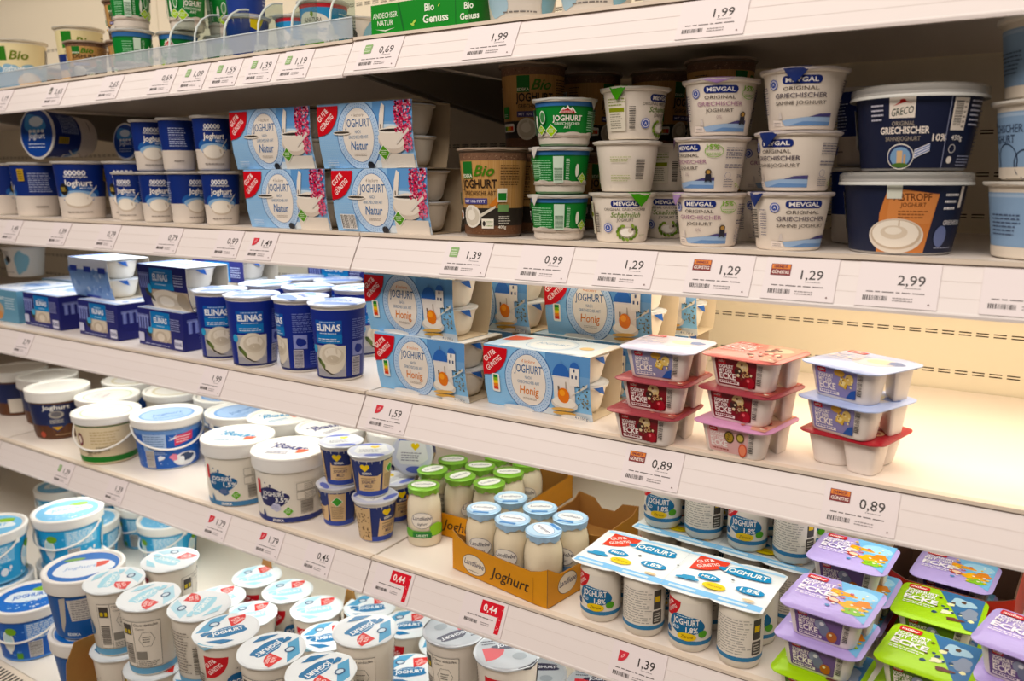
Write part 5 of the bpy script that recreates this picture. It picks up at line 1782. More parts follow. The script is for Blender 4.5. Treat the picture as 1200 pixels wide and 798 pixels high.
# ---- tall half-kilo cups on the deck
def half(dark):
    blob_ = '#2f2a5a' if dark else '#23618f'

    def a_(A, k, h):
        P = PI * k
        A.rect(-P, h * .03, P, h * .12, '#3a3568' if dark else '#6fa3c2')
        A.badge(-k * .62, h * .70, k * .82, '#c3202c')
        A.blob(k * .30, h * .42, k * .62, h * .17, blob_, 3, .1).text('JOGHURT', k * .30, h * .42, h * .085, '#efece6', .03, k * .95).text('3,5%' if dark else '1,5%', k * .5, h * .32, h * .08, '#efece6', .03, k * .4).text('MILD', 0, h * .34, h * .05, '#e2e6ea', .02)
        A.diamond(-k * .45, h * .20, h * .08, '#5a9f2c', False).specks(-k * .1, h * .62, k * .6, h * .72, 6, ('#3a3a3a',), .6, 1.3, 5)
        s = k * 2.0
        A.put([[(s - k * .75, h * .14), (s + k * .75, h * .14), (s + k * .75, h * .82), (s - k * .75, h * .82)]], '#4f4a46')
        A.rect(s - k * .735, h * .145, s + k * .735, h * .815, '#e2dace').rect(s - k * .26, h * .145, s - k * .245, h * .815, '#4f4a46')
        A.text('Clever einkaufen', s + k * .23, h * .755, h * .038, '#4a4440', .01, k * .85).text('Clever', s + k * .02, h * .70, h * .03, '#6a645c', .0)
        A.ring(s + k * .24, h * .56, k * .30, h * .12, .6, '#5a554f', 6).lines(s + k * .08, h * .51, s + k * .4, h * .61, 3, '#5a554f', 4)
        A.rect(s - k * .68, h * .62, s - k * .32, h * .78, '#4a4440').rect(s - k * .64, h * .64, s - k * .52, h * .70, '#c9b22c').rect(s - k * .46, h * .64, s - k * .36, h * .70, '#c9b22c').bars(s - k * .68, h * .2, s - k * .32, h * .5, '#5a544e', 4, True, None)
        A.rr(s - k * .2, h * .26, s + k * .2, h * .38, 1, '#8a857c').lines(s - k * .18, h * .16, s + k * .68, h * .24, 3, '#6a645c', 4)
        s = -k * 2.0
        A.lines(s - k * .6, h * .2, s + k * .5, h * .82, 15, '#8a827a', 7).bars(s + k * .58, h * .2, s + k * .9, h * .6, '#6a645c', 4, True, None)
    return a_


def half_lid(style):
    def a_(A, R):
        if style == 'dark':
            A.ell(0, 0, R * .94, R * .94, '#a9adb2', 40).badge(-R * .42, -R * .05, R * .62, '#b8323c', words=False).blob(R * .2, R * .3, R * .6, R * .2, '#2c2a44', 5, .2).ell(R * .3, -R * .35, R * .22, R * .18, '#8f959a').lines(-R * .7, R * .4, -R * .2, R * .7, 2, '#3a3848', 4)
            A.text('JOGHURT', R * .2, R * .24, R * .14, '#d9dade', .04, R * .9)
            return
        c = '#2d74a2' if style == 'blue' else '#a6d2e0'
        A.ell(0, 0, R * .95, R * .95, '#e4e8ea', 40)
        A.poly([(-R * .9, R * .2), (-R * .3, R * .88), (R * .25, R * .92), (-R * .5, R * .15)], '#5f9fc2' if style == 'blue' else '#b4d6e2')
        A.blob(R * .02, -R * .15, R * .62, R * .27, c, 5, .14).text('JOGHURT', R * .02, -R * .2, R * .18, '#eef2f2', .05, R * .95).lines(-R * .4, R * .02, R * .3, R * .1, 1, '#dfe9ee', 3)
        A.badge(R * .42, R * .42, R * .5, '#cf3a38', words=False).text('GUT&', R * .4, R * .44, R * .12, '#f3e4e0', .03, R * .3, rot=30).text('GÜNSTIG', R * .48, R * .3, R * .11, '#f3e4e0', .03, R * .4, rot=30)
        A.ell(-R * .28, R * .48, R * .17, R * .14, '#3f5a7c').ell(-R * .28, R * .48, R * .12, R * .09, '#c9d6de').poly([(-R * .7, -R * .45), (-R * .2, -R * .55), (R * .1, -R * .75), (-R * .3, -R * .8)], c).blob(-R * .62, R * .0, R * .16, R * .1, c, 8, .3)
    return a_


BUILD['half_blue'] = cup('yogurt_cup', 'yogurt cup', .0455, .0378, .1235, '#e2dbcf', half(False), half_lid('blue'), '#e2e6e8', tab=('#9cc8dc', -50, .03, .007))
BUILD['half_pale'] = cup('yogurt_cup', 'yogurt cup', .0455, .0378, .1235, '#e2dbcf', half(False), half_lid('pale'), '#e4e8ea')
BUILD['half_dark'] = cup('yogurt_cup', 'yogurt cup', .0455, .0378, .1235, '#dcd4ca', half(True), half_lid('dark'), '#b4b6ba', tab=('#2c2a34', 30, .04, .006))


def flap(name, w, h, col, lab, x, y, z, rz, cat='carton flap', tilt=0):
    mb = MB()
    q = [(-w / 2, 0), (w / 2, 0), (w * .36, h * .8), (w * .2, h), (-w * .2, h), (-w * .4, h * .75)]
    mb.loft([[(a, 0, b) for a, b in q], [(a, .0025, b) for a, b in q]], M(col, .6, 0, 'kraft'))
    o = mb.build(name)
    o.location, o.rotation_euler = (x, y, z), (tilt, 0, rz)
    o['label'], o['category'] = lab, cat
    return o

# ------------------------------------------------------------------ everything on the shelves
place('navy_small', -1.4624, 0.0550, 1.2741, 0.556, 'small navy cup showing text side, leftmost of the low front row', 'navy and white yogurt cups on the second shelf')
place('navy_small', -1.3759, 0.0500, 1.2741, 1.054, 'small navy cup under leftmost upper small cup', 'navy and white yogurt cups on the second shelf')
place('navy_small', -1.3862, 0.0500, 1.3662, 1.145, 'small navy cup standing on top, leftmost of the upper three', 'navy and white yogurt cups on the second shelf')
place('navy_small', -1.2887, 0.0480, 1.2741, 1.600, 'small navy cup with bowl picture turned right, under text-side cup', 'navy and white yogurt cups on the second shelf')
place('navy_small', -1.3032, 0.0480, 1.3662, -1.153, 'small navy cup showing its text side, middle of the upper three', 'navy and white yogurt cups on the second shelf')
place('navy_small', -1.1957, 0.0480, 1.2741, 0.900, 'small navy cup in low front row, nearest the pink-flowered packs', 'navy and white yogurt cups on the second shelf')
place('navy_small', -1.2092, 0.0480, 1.3662, 0.976, 'small navy cup on top, nearest the pink-flowered packs', 'navy and white yogurt cups on the second shelf')
place('navy_big', -1.9723, 0.0750, 1.2741, 2.159, 'large navy cup cut by left photo edge on second shelf', 'navy and white yogurt cups on the second shelf')
place('navy_big', -1.8132, 0.0628, 1.2741, -0.837, 'large navy cup with text panel facing out at far left', 'navy and white yogurt cups on the second shelf')
place('navy_big', -1.8686, 0.1522, 1.2741, 1.407, 'large navy cup half hidden between two front large cups', 'navy and white yogurt cups on the second shelf')
place('navy_big', -1.6304, 0.0542, 1.2741, 0.902, 'large navy cup with full bowl picture, under the lying cups', 'navy and white yogurt cups on the second shelf')
place('navy_big', -1.5377, 0.1038, 1.2741, 0.748, 'large navy cup partly behind the leftmost small navy cups', 'navy and white yogurt cups on the second shelf')
place('kraft', -0.6386, 0.0600, 1.2741, 0.098, 'front brown kraft cup with green square and dark lower band', 'kraft organic yogurt cups')
place('kraft', -0.6308, 0.1650, 1.2741, 1.756, 'brown kraft cup in shadow carrying another kraft cup', 'kraft organic yogurt cups')
place('kraft', -0.6382, 0.1650, 1.3937, 0.610, 'brown kraft cup on top of another, tallest beside green tubs', 'kraft organic yogurt cups')
place('kraft', -0.6133, 0.3000, 1.2741, 1.171, 'lower dark kraft cup behind the green tubs', 'kraft organic yogurt cups')
place('kraft', -0.6133, 0.3000, 1.3937, 1.520, 'upper dark kraft cup at back behind green tubs', 'kraft organic yogurt cups')
place('kraft', -0.5088, 0.3367, 1.2741, 1.088, 'lower kraft cup at back behind sheep milk tubs', 'kraft organic yogurt cups')
place('kraft', -0.5088, 0.3367, 1.3937, 1.438, 'upper kraft cup at back behind sheep milk tubs', 'kraft organic yogurt cups')
place('kraft', -0.3911, 0.2600, 1.2741, 1.023, 'lower kraft cup at back behind pink-tabbed tubs', 'kraft organic yogurt cups')
place('kraft', -0.3911, 0.2600, 1.3937, 1.372, 'upper kraft cup at back, brown lid above pink-tabbed tubs', 'kraft organic yogurt cups')
place('green_tub', -0.5285, 0.0497, 1.2741, -1.307, 'lowest green tub, bar code side out, stack of three', 'green mountain yogurt tubs')
place('green_tub', -0.5272, 0.0497, 1.3332, -1.378, 'middle green tub, bar code side out, stack of three', 'green mountain yogurt tubs')
place('green_tub', -0.5221, 0.0497, 1.3923, 0.607, 'topmost green tub with white lettering, stack of three', 'green mountain yogurt tubs')
place('green_tub', -0.5028, 0.2433, 1.2741, 1.461, 'lower dark green tub in shadow behind sheep milk tubs', 'green mountain yogurt tubs')
place('green_tub', -0.5028, 0.2433, 1.3332, 1.112, 'upper dark green tub in shadow behind sheep milk tubs', 'green mountain yogurt tubs')
place('sheep_tab', -0.4428, 0.0603, 1.2741, 0.537, 'white tub with green tab and sheep wreath, lowest in front stack', 'white greek yogurt tubs')
place('sheep', -0.4381, 0.0603, 1.3362, -1.631, 'white sheep milk tub showing back print, middle of front stack', 'white greek yogurt tubs')
place('sheep_side', -0.4299, 0.0603, 1.3983, 1.433, 'white sheep milk tub with green tab at left, top of stack', 'white greek yogurt tubs')
place('sheep', -0.4216, 0.1650, 1.2741, 0.272, 'white sheep milk tub at back, lower of two', 'white greek yogurt tubs')
place('sheep', -0.4216, 0.1650, 1.3362, 1.599, 'white sheep milk tub at back, upper of two', 'white greek yogurt tubs')
place('greek_pink_side', -0.3278, 0.0550, 1.2741, 0.016, 'white tub with hanging lilac tab at left, lowest of stack', 'white greek yogurt tubs')
place('greek_pink_side', -0.3278, 0.0550, 1.3369, -0.507, 'white tub showing side print, middle of lilac-tabbed stack', 'white greek yogurt tubs')
place('greek_pink', -0.3206, 0.0550, 1.3997, 0.324, 'white tub with curled lilac tab, top of lilac-tabbed stack', 'white greek yogurt tubs')
place('greek_pink', -0.2938, 0.1650, 1.2741, 0.618, 'white tub in shadow between two front stacks, lower', 'white greek yogurt tubs')
place('greek_pink', -0.2938, 0.1650, 1.3369, 0.444, 'white tub in shadow between two front stacks, upper', 'white greek yogurt tubs')
place('greek_blue_side', -0.2345, 0.0541, 1.2741, 0.625, 'white tub with blue tab at left, lowest of blue-tabbed stack', 'white greek yogurt tubs')
place('greek_blue', -0.2308, 0.0541, 1.3385, -0.356, 'white tub turned left, middle of blue-tabbed stack', 'white greek yogurt tubs')
place('greek_blue', -0.2280, 0.0541, 1.4029, 0.182, 'white tub with blue tab over its name, top of stack', 'white greek yogurt tubs')
place('navy_small', -0.1878, 0.1900, 1.2741, 0.694, 'dark navy cup in the gap left of large navy tubs', 'dark cups in the gap behind')
place('navy_small', -0.1878, 0.1900, 1.3662, 1.218, 'upper dark navy cup in gap left of navy tubs', 'dark cups in the gap behind')
place('greco_orange', -0.1225, 0.0795, 1.2741, 0.159, 'large navy tub with orange panel and clear lid', 'large navy greek tubs')
place('greco_temple', -0.1167, 0.0795, 1.3597, 0.188, 'large navy tub with temple picture, standing on orange-panelled tub', 'large navy greek tubs')
place('blue_white', 0.0119, 0.0744, 1.2741, 0.337, 'white tub with pale blue band, lowest at right edge', 'white tubs with pale blue bands at the right edge')
place('blue_white', 0.0119, 0.0744, 1.3502, -1.059, 'white tub with pale blue band, middle at right edge', 'white tubs with pale blue bands at the right edge')
place('blue_white', 0.0090, 0.0744, 1.4263, 0.078, 'white tub with pale blue band, topmost at right edge', 'white tubs with pale blue bands at the right edge')
place('bio_tub', -1.8484, 0.0750, 1.5299, 1.085, 'wide beige and blue organic tub at far left of top shelf', 'pots on the top shelf')
place('kraft_small', -1.9453, 0.2000, 1.5287, 0.533, 'small tan cup with green square behind wide beige tub', 'pots on the top shelf')
place('bio_small', -1.6638, 0.1000, 1.5322, 1.030, 'cream organic cup with navy band on top shelf', 'pots on the top shelf')
place('kraft_small', -1.5521, 0.0444, 1.5338, 0.850, 'small kraft cup in front of cream organic cup', 'pots on the top shelf')
place('kraft_small', -1.4822, 0.0856, 1.5343, 1.333, 'lower small kraft cup left of the green tubs', 'pots on the top shelf')
place('kraft_small', -1.4822, 0.0856, 1.6059, 0.635, 'upper small kraft cup left of the green tubs', 'pots on the top shelf')
place('green_tall', -1.4008, 0.0404, 1.5356, 3.074, 'lower green tub, leftmost pair on top shelf', 'pots on the top shelf')
place('green_tall', -1.3983, 0.0404, 1.6122, 2.724, 'upper green tub, leftmost pair on top shelf', 'pots on the top shelf')
place('green_tall', -1.3564, 0.1035, 1.5360, 0.410, 'lower green tub, middle pair on top shelf', 'pots on the top shelf')
place('green_tall', -1.3272, 0.1035, 1.6126, 1.272, 'upper green tub with red emblem, middle pair on top shelf', 'pots on the top shelf')
place('green_tall', -1.3254, 0.1801, 1.5364, 1.934, 'lower green tub, right pair on top shelf', 'pots on the top shelf')
place('green_tall', -1.3182, 0.1801, 1.6130, 1.757, 'upper green tub, right pair on top shelf', 'pots on the top shelf')
place('blue_top', -1.1574, 0.0928, 1.5386, 1.909, 'lower blue cup behind clear dividers on top shelf', 'pots on the top shelf')
place('blue_top', -1.1574, 0.0928, 1.6182, 0.862, 'upper blue cup with yellow corner on top shelf', 'pots on the top shelf')
place('alnatura', -1.1023, 0.1552, 1.5391, -0.414, 'blue cup with red rim, left of ziegenjoghurt cup', 'pots on the top shelf')
place('alnatura', -0.9871, 0.1005, 1.5406, 0.255, 'blue ziegenjoghurt cup with white label patch on top shelf', 'pots on the top shelf')
place('white_top', -1.0118, 0.1935, 1.5403, 0.572, 'white cup between blue ziegenjoghurt cup and green carton', 'pots on the top shelf')
place('white_top', -0.5908, 0.0580, 1.5446, 0.553, 'white tub with blue and black dots, beside the green carton', 'pots on the top shelf')
place('white_top', -0.4836, 0.0580, 1.5446, 0.328, 'white tub with blue dot, middle of the white three', 'pots on the top shelf')
place('white_top', -0.3765, 0.0580, 1.5446, 0.898, 'white tub at top edge, rightmost of the white three', 'pots on the top shelf')
place('elinas_cup', -1.2211, 0.0510, 1.0356, 0.735, 'tall blue cup, leftmost, touching the navy carton', 'blue yogurt cups on the third shelf')
place('elinas_cup', -1.1246, 0.0402, 1.0356, 0.770, 'tall blue cup with full bowl picture, second from navy carton', 'blue yogurt cups on the third shelf')
place('elinas_cup', -1.0299, 0.0618, 1.0356, -0.437, 'tall blue cup showing text side and bar code', 'blue yogurt cups on the third shelf')
place('elinas_cup', -0.9334, 0.0508, 1.0356, 0.392, 'tall blue cup nearest the honey packs, in front', 'blue yogurt cups on the third shelf')
place('elinas_cup', -1.2255, 0.1567, 1.0356, 1.557, 'blue cup behind, white lid left of second row', 'blue yogurt cups on the third shelf')
place('elinas_cup', -1.1196, 0.1649, 1.0356, 0.985, 'blue cup behind, middle of second row', 'blue yogurt cups on the third shelf')
place('elinas_cup', -1.0304, 0.2035, 1.0356, 1.624, 'blue cup behind, right end of second row beside honey packs', 'blue yogurt cups on the third shelf')
place('elinas_cup', -1.2433, 0.2626, 1.0356, 1.168, 'blue cup in the third row, left one', 'blue yogurt cups on the third shelf')
place('elinas_cup', -1.1465, 0.2715, 1.0356, 0.775, 'blue cup in the third row, right one', 'blue yogurt cups on the third shelf')
place('choc_bucket', -1.8833, 0.0969, 0.7666, 0.944, 'navy and brown bucket reading Joghurt, front of three', 'yogurt buckets on the fourth shelf')
place('choc_bucket', -2.0158, 0.1455, 0.7666, 2.838, 'navy and brown bucket, second in row of three', 'yogurt buckets on the fourth shelf')
place('choc_bucket', -2.1594, 0.1476, 0.7666, 2.515, 'navy and brown bucket cut by the left photo edge', 'yogurt buckets on the fourth shelf')
place('bio_bucket', -1.7477, 0.1358, 0.7666, 2.083, 'bucket with green-ringed white lid, just behind green-striped bucket', 'yogurt buckets on the fourth shelf')
place('bio_bucket', -1.6292, 0.0590, 0.7666, 0.934, 'beige bucket with green bottom stripe and swing handle', 'yogurt buckets on the fourth shelf')
place('blue_bucket', -1.4935, 0.1092, 0.7666, 1.186, 'blue bucket with white handle and red panel, in front', 'yogurt buckets on the fourth shelf')
place('plain_bucket', -1.6547, 0.2434, 0.7666, 0.966, 'bucket with plain beige-ringed lid behind the blue bucket', 'yogurt buckets on the fourth shelf')
place('plain_bucket', -1.8295, 0.2520, 0.7666, 1.009, 'navy bucket in shadow at back, left of plain lidded bucket', 'yogurt buckets on the fourth shelf')
place('blue_bucket', -1.5130, 0.2769, 0.7666, 0.910, 'blue bucket at back with blue oval lid print', 'yogurt buckets on the fourth shelf')
place('blue_bucket', -1.3824, 0.2071, 0.7666, 1.594, 'blue bucket behind the one and a half percent tub', 'yogurt buckets on the fourth shelf')
place('kilo_light', -1.2118, 0.0610, 0.7666, 0.516, 'white kilo tub with blue blotch reading 1,5 percent', 'yogurt buckets on the fourth shelf')
place('kilo_whole', -1.0747, 0.0609, 0.7666, 0.492, 'white kilo tub with dark blotch reading 3,5 percent', 'yogurt buckets on the fourth shelf')
place('kilo_light', -1.2432, 0.1945, 0.7666, 1.198, 'white kilo tub behind, lid printed red and blue', 'yogurt buckets on the fourth shelf')
place('kilo_whole', -1.1062, 0.1945, 0.7666, 1.489, 'white kilo tub behind the yellow-heart cups, left one', 'yogurt buckets on the fourth shelf')
place('kilo_whole', -0.9869, 0.2622, 0.7666, 0.529, 'white kilo tub at back beneath the 1,59 price label', 'yogurt buckets on the fourth shelf')
place('heart_cup', -0.9708, 0.0725, 0.7666, -0.472, 'lower left heart cup, showing bar code and green diamond', 'navy cups with yellow hearts')
place('heart_cup', -0.9628, 0.0745, 0.8412, 0.779, 'upper left navy cup with yellow heart', 'navy cups with yellow hearts')
place('heart_cup', -0.8752, 0.0594, 0.7666, 1.577, 'lower right heart cup, its heart turned right', 'navy cups with yellow hearts')
place('heart_cup', -0.8852, 0.0644, 0.8412, 0.638, 'upper right navy cup with yellow heart, frontmost', 'navy cups with yellow hearts')
place('heart_cup', -0.9007, 0.1354, 0.7666, 1.414, 'single navy heart cup right behind the stacked pair', 'navy cups with yellow hearts')
place('heart_cup', -0.9753, 0.1583, 0.7666, 0.919, 'heart cup hidden at back carrying the tilted cup', 'navy cups with yellow hearts')
place('green_jar', -0.7976, 0.0910, 0.7666, 0.573, 'glass jar with green foil standing alone in front', 'glass yogurt jars with green foil')
place('green_jar', -0.8286, 0.1540, 0.7682, 1.190, 'green foil jar in tray, left end of its front row', 'glass yogurt jars with green foil')
place('green_jar', -0.7700, 0.1540, 0.7682, 1.329, 'green foil jar in tray, second of its front row', 'glass yogurt jars with green foil')
place('green_jar', -0.7114, 0.1540, 0.7682, 1.117, 'green foil jar in tray, right end of its front row', 'glass yogurt jars with green foil')
place('green_jar', -0.8286, 0.2130, 0.7682, 0.640, 'green foil jar in tray, left end of second row', 'glass yogurt jars with green foil')
place('green_jar', -0.7700, 0.2130, 0.7682, 0.605, 'green foil jar in tray, middle of second row', 'glass yogurt jars with green foil')
place('green_jar', -0.7114, 0.2130, 0.7682, 0.569, 'green foil jar in tray, right end of second row', 'glass yogurt jars with green foil')
place('green_jar', -0.7700, 0.2720, 0.7682, 0.581, 'green foil jar at back of tray, left', 'glass yogurt jars with green foil')
place('green_jar', -0.7114, 0.2720, 0.7682, 0.546, 'green foil jar at back of tray, right', 'glass yogurt jars with green foil')
place('blue_jar', -0.6585, 0.0608, 0.7682, 0.391, 'blue foil jar in yellow tray, left end of front row', 'glass yogurt jars with blue foil')
place('blue_jar', -0.6009, 0.0507, 0.7682, 0.215, 'blue foil jar in yellow tray, middle of front row', 'glass yogurt jars with blue foil')
place('blue_jar', -0.5431, 0.0415, 0.7682, 2.618, 'blue foil jar in yellow tray, right front corner', 'glass yogurt jars with blue foil')
place('blue_jar', -0.6473, 0.1188, 0.7682, 0.566, 'blue foil jar in yellow tray, left end of back row', 'glass yogurt jars with blue foil')
place('blue_jar', -0.5886, 0.1090, 0.7682, 0.528, 'blue foil jar in yellow tray, middle of back row', 'glass yogurt jars with blue foil')
place('blue_jar', -0.5317, 0.1000, 0.7682, 0.140, 'blue foil jar in yellow tray, right end of back row', 'glass yogurt jars with blue foil')
place('sky_bucket', -1.7237, 0.0053, 0.4206, 1.436, 'lower sky blue bucket under the tall standing one', 'blue yogurt buckets on the bottom deck')
place('sky_bucket', -1.7237, 0.0053, 0.5332, 1.017, 'sky blue bucket with handle on top, left of centre in back', 'blue yogurt buckets on the bottom deck')
place('sky_bucket', -1.7756, -0.1324, 0.4206, 1.512, 'lower sky blue bucket at left photo edge', 'blue yogurt buckets on the bottom deck')
place('sky_bucket', -1.7756, -0.1324, 0.5332, 0.814, 'sky blue bucket cut by left photo edge, upper', 'blue yogurt buckets on the bottom deck')
place('deep_bucket', -1.6286, -0.1373, 0.4206, 0.993, 'deep blue bucket with handle standing alone on deck front', 'blue yogurt buckets on the bottom deck')
place('rim_bucket', -1.4080, -0.1426, 0.4206, 1.601, 'lower white-rimmed blue bucket beneath its twin', 'blue yogurt buckets on the bottom deck')
place('rim_bucket', -1.4080, -0.1426, 0.5402, 0.938, 'white-rimmed blue bucket with picture lid, upper of two', 'blue yogurt buckets on the bottom deck')
place('sky_bucket', -1.8961, 0.1420, 0.4206, 1.766, 'pale blue bucket behind tall sky blue one, resting on deck', 'blue yogurt buckets on the bottom deck')
place('sky_bucket', -1.8855, 0.2888, 0.4206, 0.310, 'pale blue bucket further back on deck, red mark low', 'blue yogurt buckets on the bottom deck')
place('sky_bucket', -1.7397, 0.2533, 0.4206, 0.462, 'sky blue bucket at back, rightmost, crossed handle', 'blue yogurt buckets on the bottom deck')
place('sky_bucket', -2.1814, 0.2404, 0.4206, 1.264, 'small-looking blue bucket far back at left', 'blue yogurt buckets on the bottom deck')
place('sky_bucket', -2.0396, 0.2797, 0.4206, 2.268, 'small-looking blue bucket far back beside another', 'blue yogurt buckets on the bottom deck')
place('half_blue', -1.2869, -0.1581, 0.4206, -0.261, 'lower cup carrying the leftmost tall cup', 'tall white cups on the bottom deck')
place('half_pale', -1.2869, -0.1581, 0.5457, -0.959, 'tall cup with red diamond lid, leftmost, beside rim bucket', 'tall white cups on the bottom deck')
place('half_blue', -1.1857, -0.1602, 0.4206, -0.732, 'lower cup carrying the second tall cup', 'tall white cups on the bottom deck')
place('half_pale', -1.1857, -0.1602, 0.5457, -1.430, 'tall cup with recycling panel, second from rim bucket', 'tall white cups on the bottom deck')
place('half_blue', -1.2757, -0.0544, 0.4206, 0.811, 'lower cup carrying the rear tall cup', 'tall white cups on the bottom deck')
place('half_pale', -1.2757, -0.0564, 0.5457, 0.114, 'tall cup with red badge at right, standing behind others', 'tall white cups on the bottom deck')
place('half_blue', -1.0879, -0.1345, 0.4206, 2.703, 'lower cup carrying the third tall cup', 'tall white cups on the bottom deck')
place('half_pale', -1.0879, -0.1345, 0.5457, 2.005, 'tall cup with pale lid left of red badged front cup', 'tall white cups on the bottom deck')
place('half_blue', -0.9901, -0.1602, 0.4206, 1.767, 'lower cup carrying the red badged front cup', 'tall white cups on the bottom deck')
place('half_blue', -0.9901, -0.1602, 0.5457, 1.069, 'tall cup with large red badge facing front', 'tall white cups on the bottom deck')
place('half_blue', -0.8890, -0.1602, 0.4206, -0.869, 'lower cup carrying the panel cup in front', 'tall white cups on the bottom deck')
place('half_blue', -0.8890, -0.1602, 0.5457, -1.567, 'tall front cup with blue lid right of red badged cup', 'tall white cups on the bottom deck')
place('half_blue', -0.7879, -0.1602, 0.4206, -0.928, 'lower cup carrying the bottom edge cup', 'tall white cups on the bottom deck')
place('half_blue', -0.7879, -0.1602, 0.5457, -1.627, 'tall cup at bottom edge, blue lid cut by frame', 'tall white cups on the bottom deck')
place('half_blue', -0.8102, -0.0451, 0.4206, -0.987, 'lower cup carrying the tall panel cup', 'tall white cups on the bottom deck')
place('half_blue', -0.8102, -0.0451, 0.5457, -1.685, 'tall cup with house panel, raised above its neighbours', 'tall white cups on the bottom deck')
place('half_pale', -1.2893, 0.1475, 0.4206, 1.063, 'pale lidded cup furthest back, nearest the carton flap', 'single tall cups on the bottom deck')
place('half_pale', -1.1886, 0.1379, 0.4206, 0.853, 'pale lidded cup in back row, second', 'single tall cups on the bottom deck')
place('half_pale', -1.0891, 0.1198, 0.4206, 0.818, 'pale lidded cup in back row, third, by right flap', 'single tall cups on the bottom deck')
place('half_pale', -1.2808, 0.0467, 0.4206, 1.109, 'pale lidded cup in middle row, left', 'single tall cups on the bottom deck')
place('half_pale', -1.1795, 0.0372, 0.4206, 0.899, 'pale lidded cup in middle row, right', 'single tall cups on the bottom deck')
place('half_blue', -1.0010, 0.0600, 0.4206, 0.806, 'blue lidded cup low behind raised panel cup, left', 'single tall cups on the bottom deck')
place('half_blue', -1.0070, 0.1789, 0.4206, 0.751, 'blue lidded cup behind raised panel cup', 'single tall cups on the bottom deck')
place('half_blue', -0.9063, 0.1688, 0.4206, 0.703, 'blue lidded cup under first red price label', 'single tall cups on the bottom deck')
place('half_blue', -0.8059, 0.1571, 0.4206, 1.175, 'blue lidded cup between others, against dark cups', 'single tall cups on the bottom deck')
place('half_blue', -0.9033, -0.0037, 0.4206, 0.789, 'blue lidded cup at bottom edge, left of raised cup', 'single tall cups on the bottom deck')
place('half_blue', -0.8105, 0.0561, 0.4206, 0.703, 'blue lidded cup at bottom edge, right of raised cup', 'single tall cups on the bottom deck')
place('half_dark', -0.6933, 0.0295, 0.4206, -1.279, 'lower cup carrying the left silver lidded cup', 'tall white cups with silver and black lids')
place('half_dark', -0.6933, 0.0295, 0.5457, -1.977, 'white cup with silver and black lid, text side out', 'tall white cups with silver and black lids')
place('half_dark', -0.5923, 0.0226, 0.4206, 1.478, 'lower cup carrying the red badged silver cup', 'tall white cups with silver and black lids')
place('half_dark', -0.5923, 0.0226, 0.5457, 0.780, 'white cup with silver lid and red badge facing out', 'tall white cups with silver and black lids')
place('half_dark', -0.6250, 0.1658, 0.4206, 0.530, 'silver lidded cup low under rail, purple blotch lid', 'tall white cups with silver and black lids')
place('half_dark', -0.5264, 0.1880, 0.4206, 0.451, 'silver lidded cup furthest right under rail', 'tall white cups with silver and black lids')
place('navy_big', -1.7530, 0.1450, 1.4390, 0.140, 'navy cup lying on its side, round blue lid facing out, far left', 'navy and white yogurt cups on the second shelf', 1.530, 0.000)
place('navy_small', -1.5520, 0.1920, 1.4215, 0.105, 'navy cup lying in shadow behind upper small cups, blue lid outward', 'navy and white yogurt cups on the second shelf', 1.530, 0.000)
place('natur_pack', -1.0080, 0.0620, 1.2741, 0.000, 'light blue sleeved pack with pink flowers, lower left of four', 'sleeved yogurt packs with pink flowers')
place('natur_pack_code', -0.8120, 0.0620, 1.2741, 0.000, 'light blue sleeved pack with bar code on front, lower right of four', 'sleeved yogurt packs with pink flowers')
place('natur_pack', -1.0340, 0.0620, 1.3674, 0.000, 'light blue sleeved pack with pink flowers, upper left of four', 'sleeved yogurt packs with pink flowers')
place('natur_pack', -0.8360, 0.0620, 1.3674, 0.000, 'light blue sleeved pack with pink flowers, upper right of four', 'sleeved yogurt packs with pink flowers')
place('green_carton', -0.7266, 0.0720, 1.5446, 0.000, 'green shelf carton with white Bio Genuss lettering', None)
divider(-1.2520, 'clear plastic shelf divider, first from the left on the top shelf')
divider(-1.1862, 'clear plastic shelf divider, second from the left on the top shelf')
divider(-1.1134, 'clear plastic shelf divider, third from the left on the top shelf')
divider(-1.0350, 'clear plastic shelf divider, fourth from the left on the top shelf')
divider(-0.9614, 'clear plastic shelf divider, fifth from the left on the top shelf')
divider(-0.8836, 'clear plastic shelf divider, sixth from the left on the top shelf')
place('light_box', -1.9650, 0.1080, 1.0356, 0.000, 'light blue carton at the far left of the third shelf', 'blue boxed cups on the third shelf')
place('elinas_box', -1.7970, 0.1120, 1.0356, -0.035, 'navy carton with columns, leftmost of three in front', 'blue boxed cups on the third shelf')
place('elinas_box', -1.5850, 0.1120, 1.0356, -0.052, 'navy carton with columns, middle of three in front', 'blue boxed cups on the third shelf')
place('elinas_box', -1.3830, 0.1140, 1.0356, -0.052, 'navy carton with columns, next to the blue cups, below a pack', 'blue boxed cups on the third shelf')
place('light_box', -2.0200, 0.2750, 1.0356, 0.000, 'light blue carton in the second row at far left', 'blue boxed cups on the third shelf')
place('elinas_box', -1.8000, 0.2750, 1.0356, 0.017, 'white-topped carton behind the leftmost navy carton', 'blue boxed cups on the third shelf')
place('elinas_box', -1.6000, 0.2770, 1.0356, 0.000, 'white-topped carton behind the middle navy carton', 'blue boxed cups on the third shelf')
place('elinas_box', -1.4100, 0.2760, 1.0356, -0.017, 'white-topped carton behind the right navy carton', 'blue boxed cups on the third shelf')
place('elinas_pack_back', -1.6450, 0.1050, 1.1091, -0.070, 'white sleeved pack with pale blue picture lying on navy cartons', 'sleeved white cup packs on cartons')
place('elinas_pack', -1.3850, 0.0950, 1.1091, -0.052, 'navy sleeved pack with white cups, on carton beside blue cups', 'sleeved white cup packs on cartons')
place('elinas_pack', -1.4150, 0.2450, 1.1091, 0.000, 'sleeved pack with white cups directly behind the navy sleeved pack', 'sleeved white cup packs on cartons')
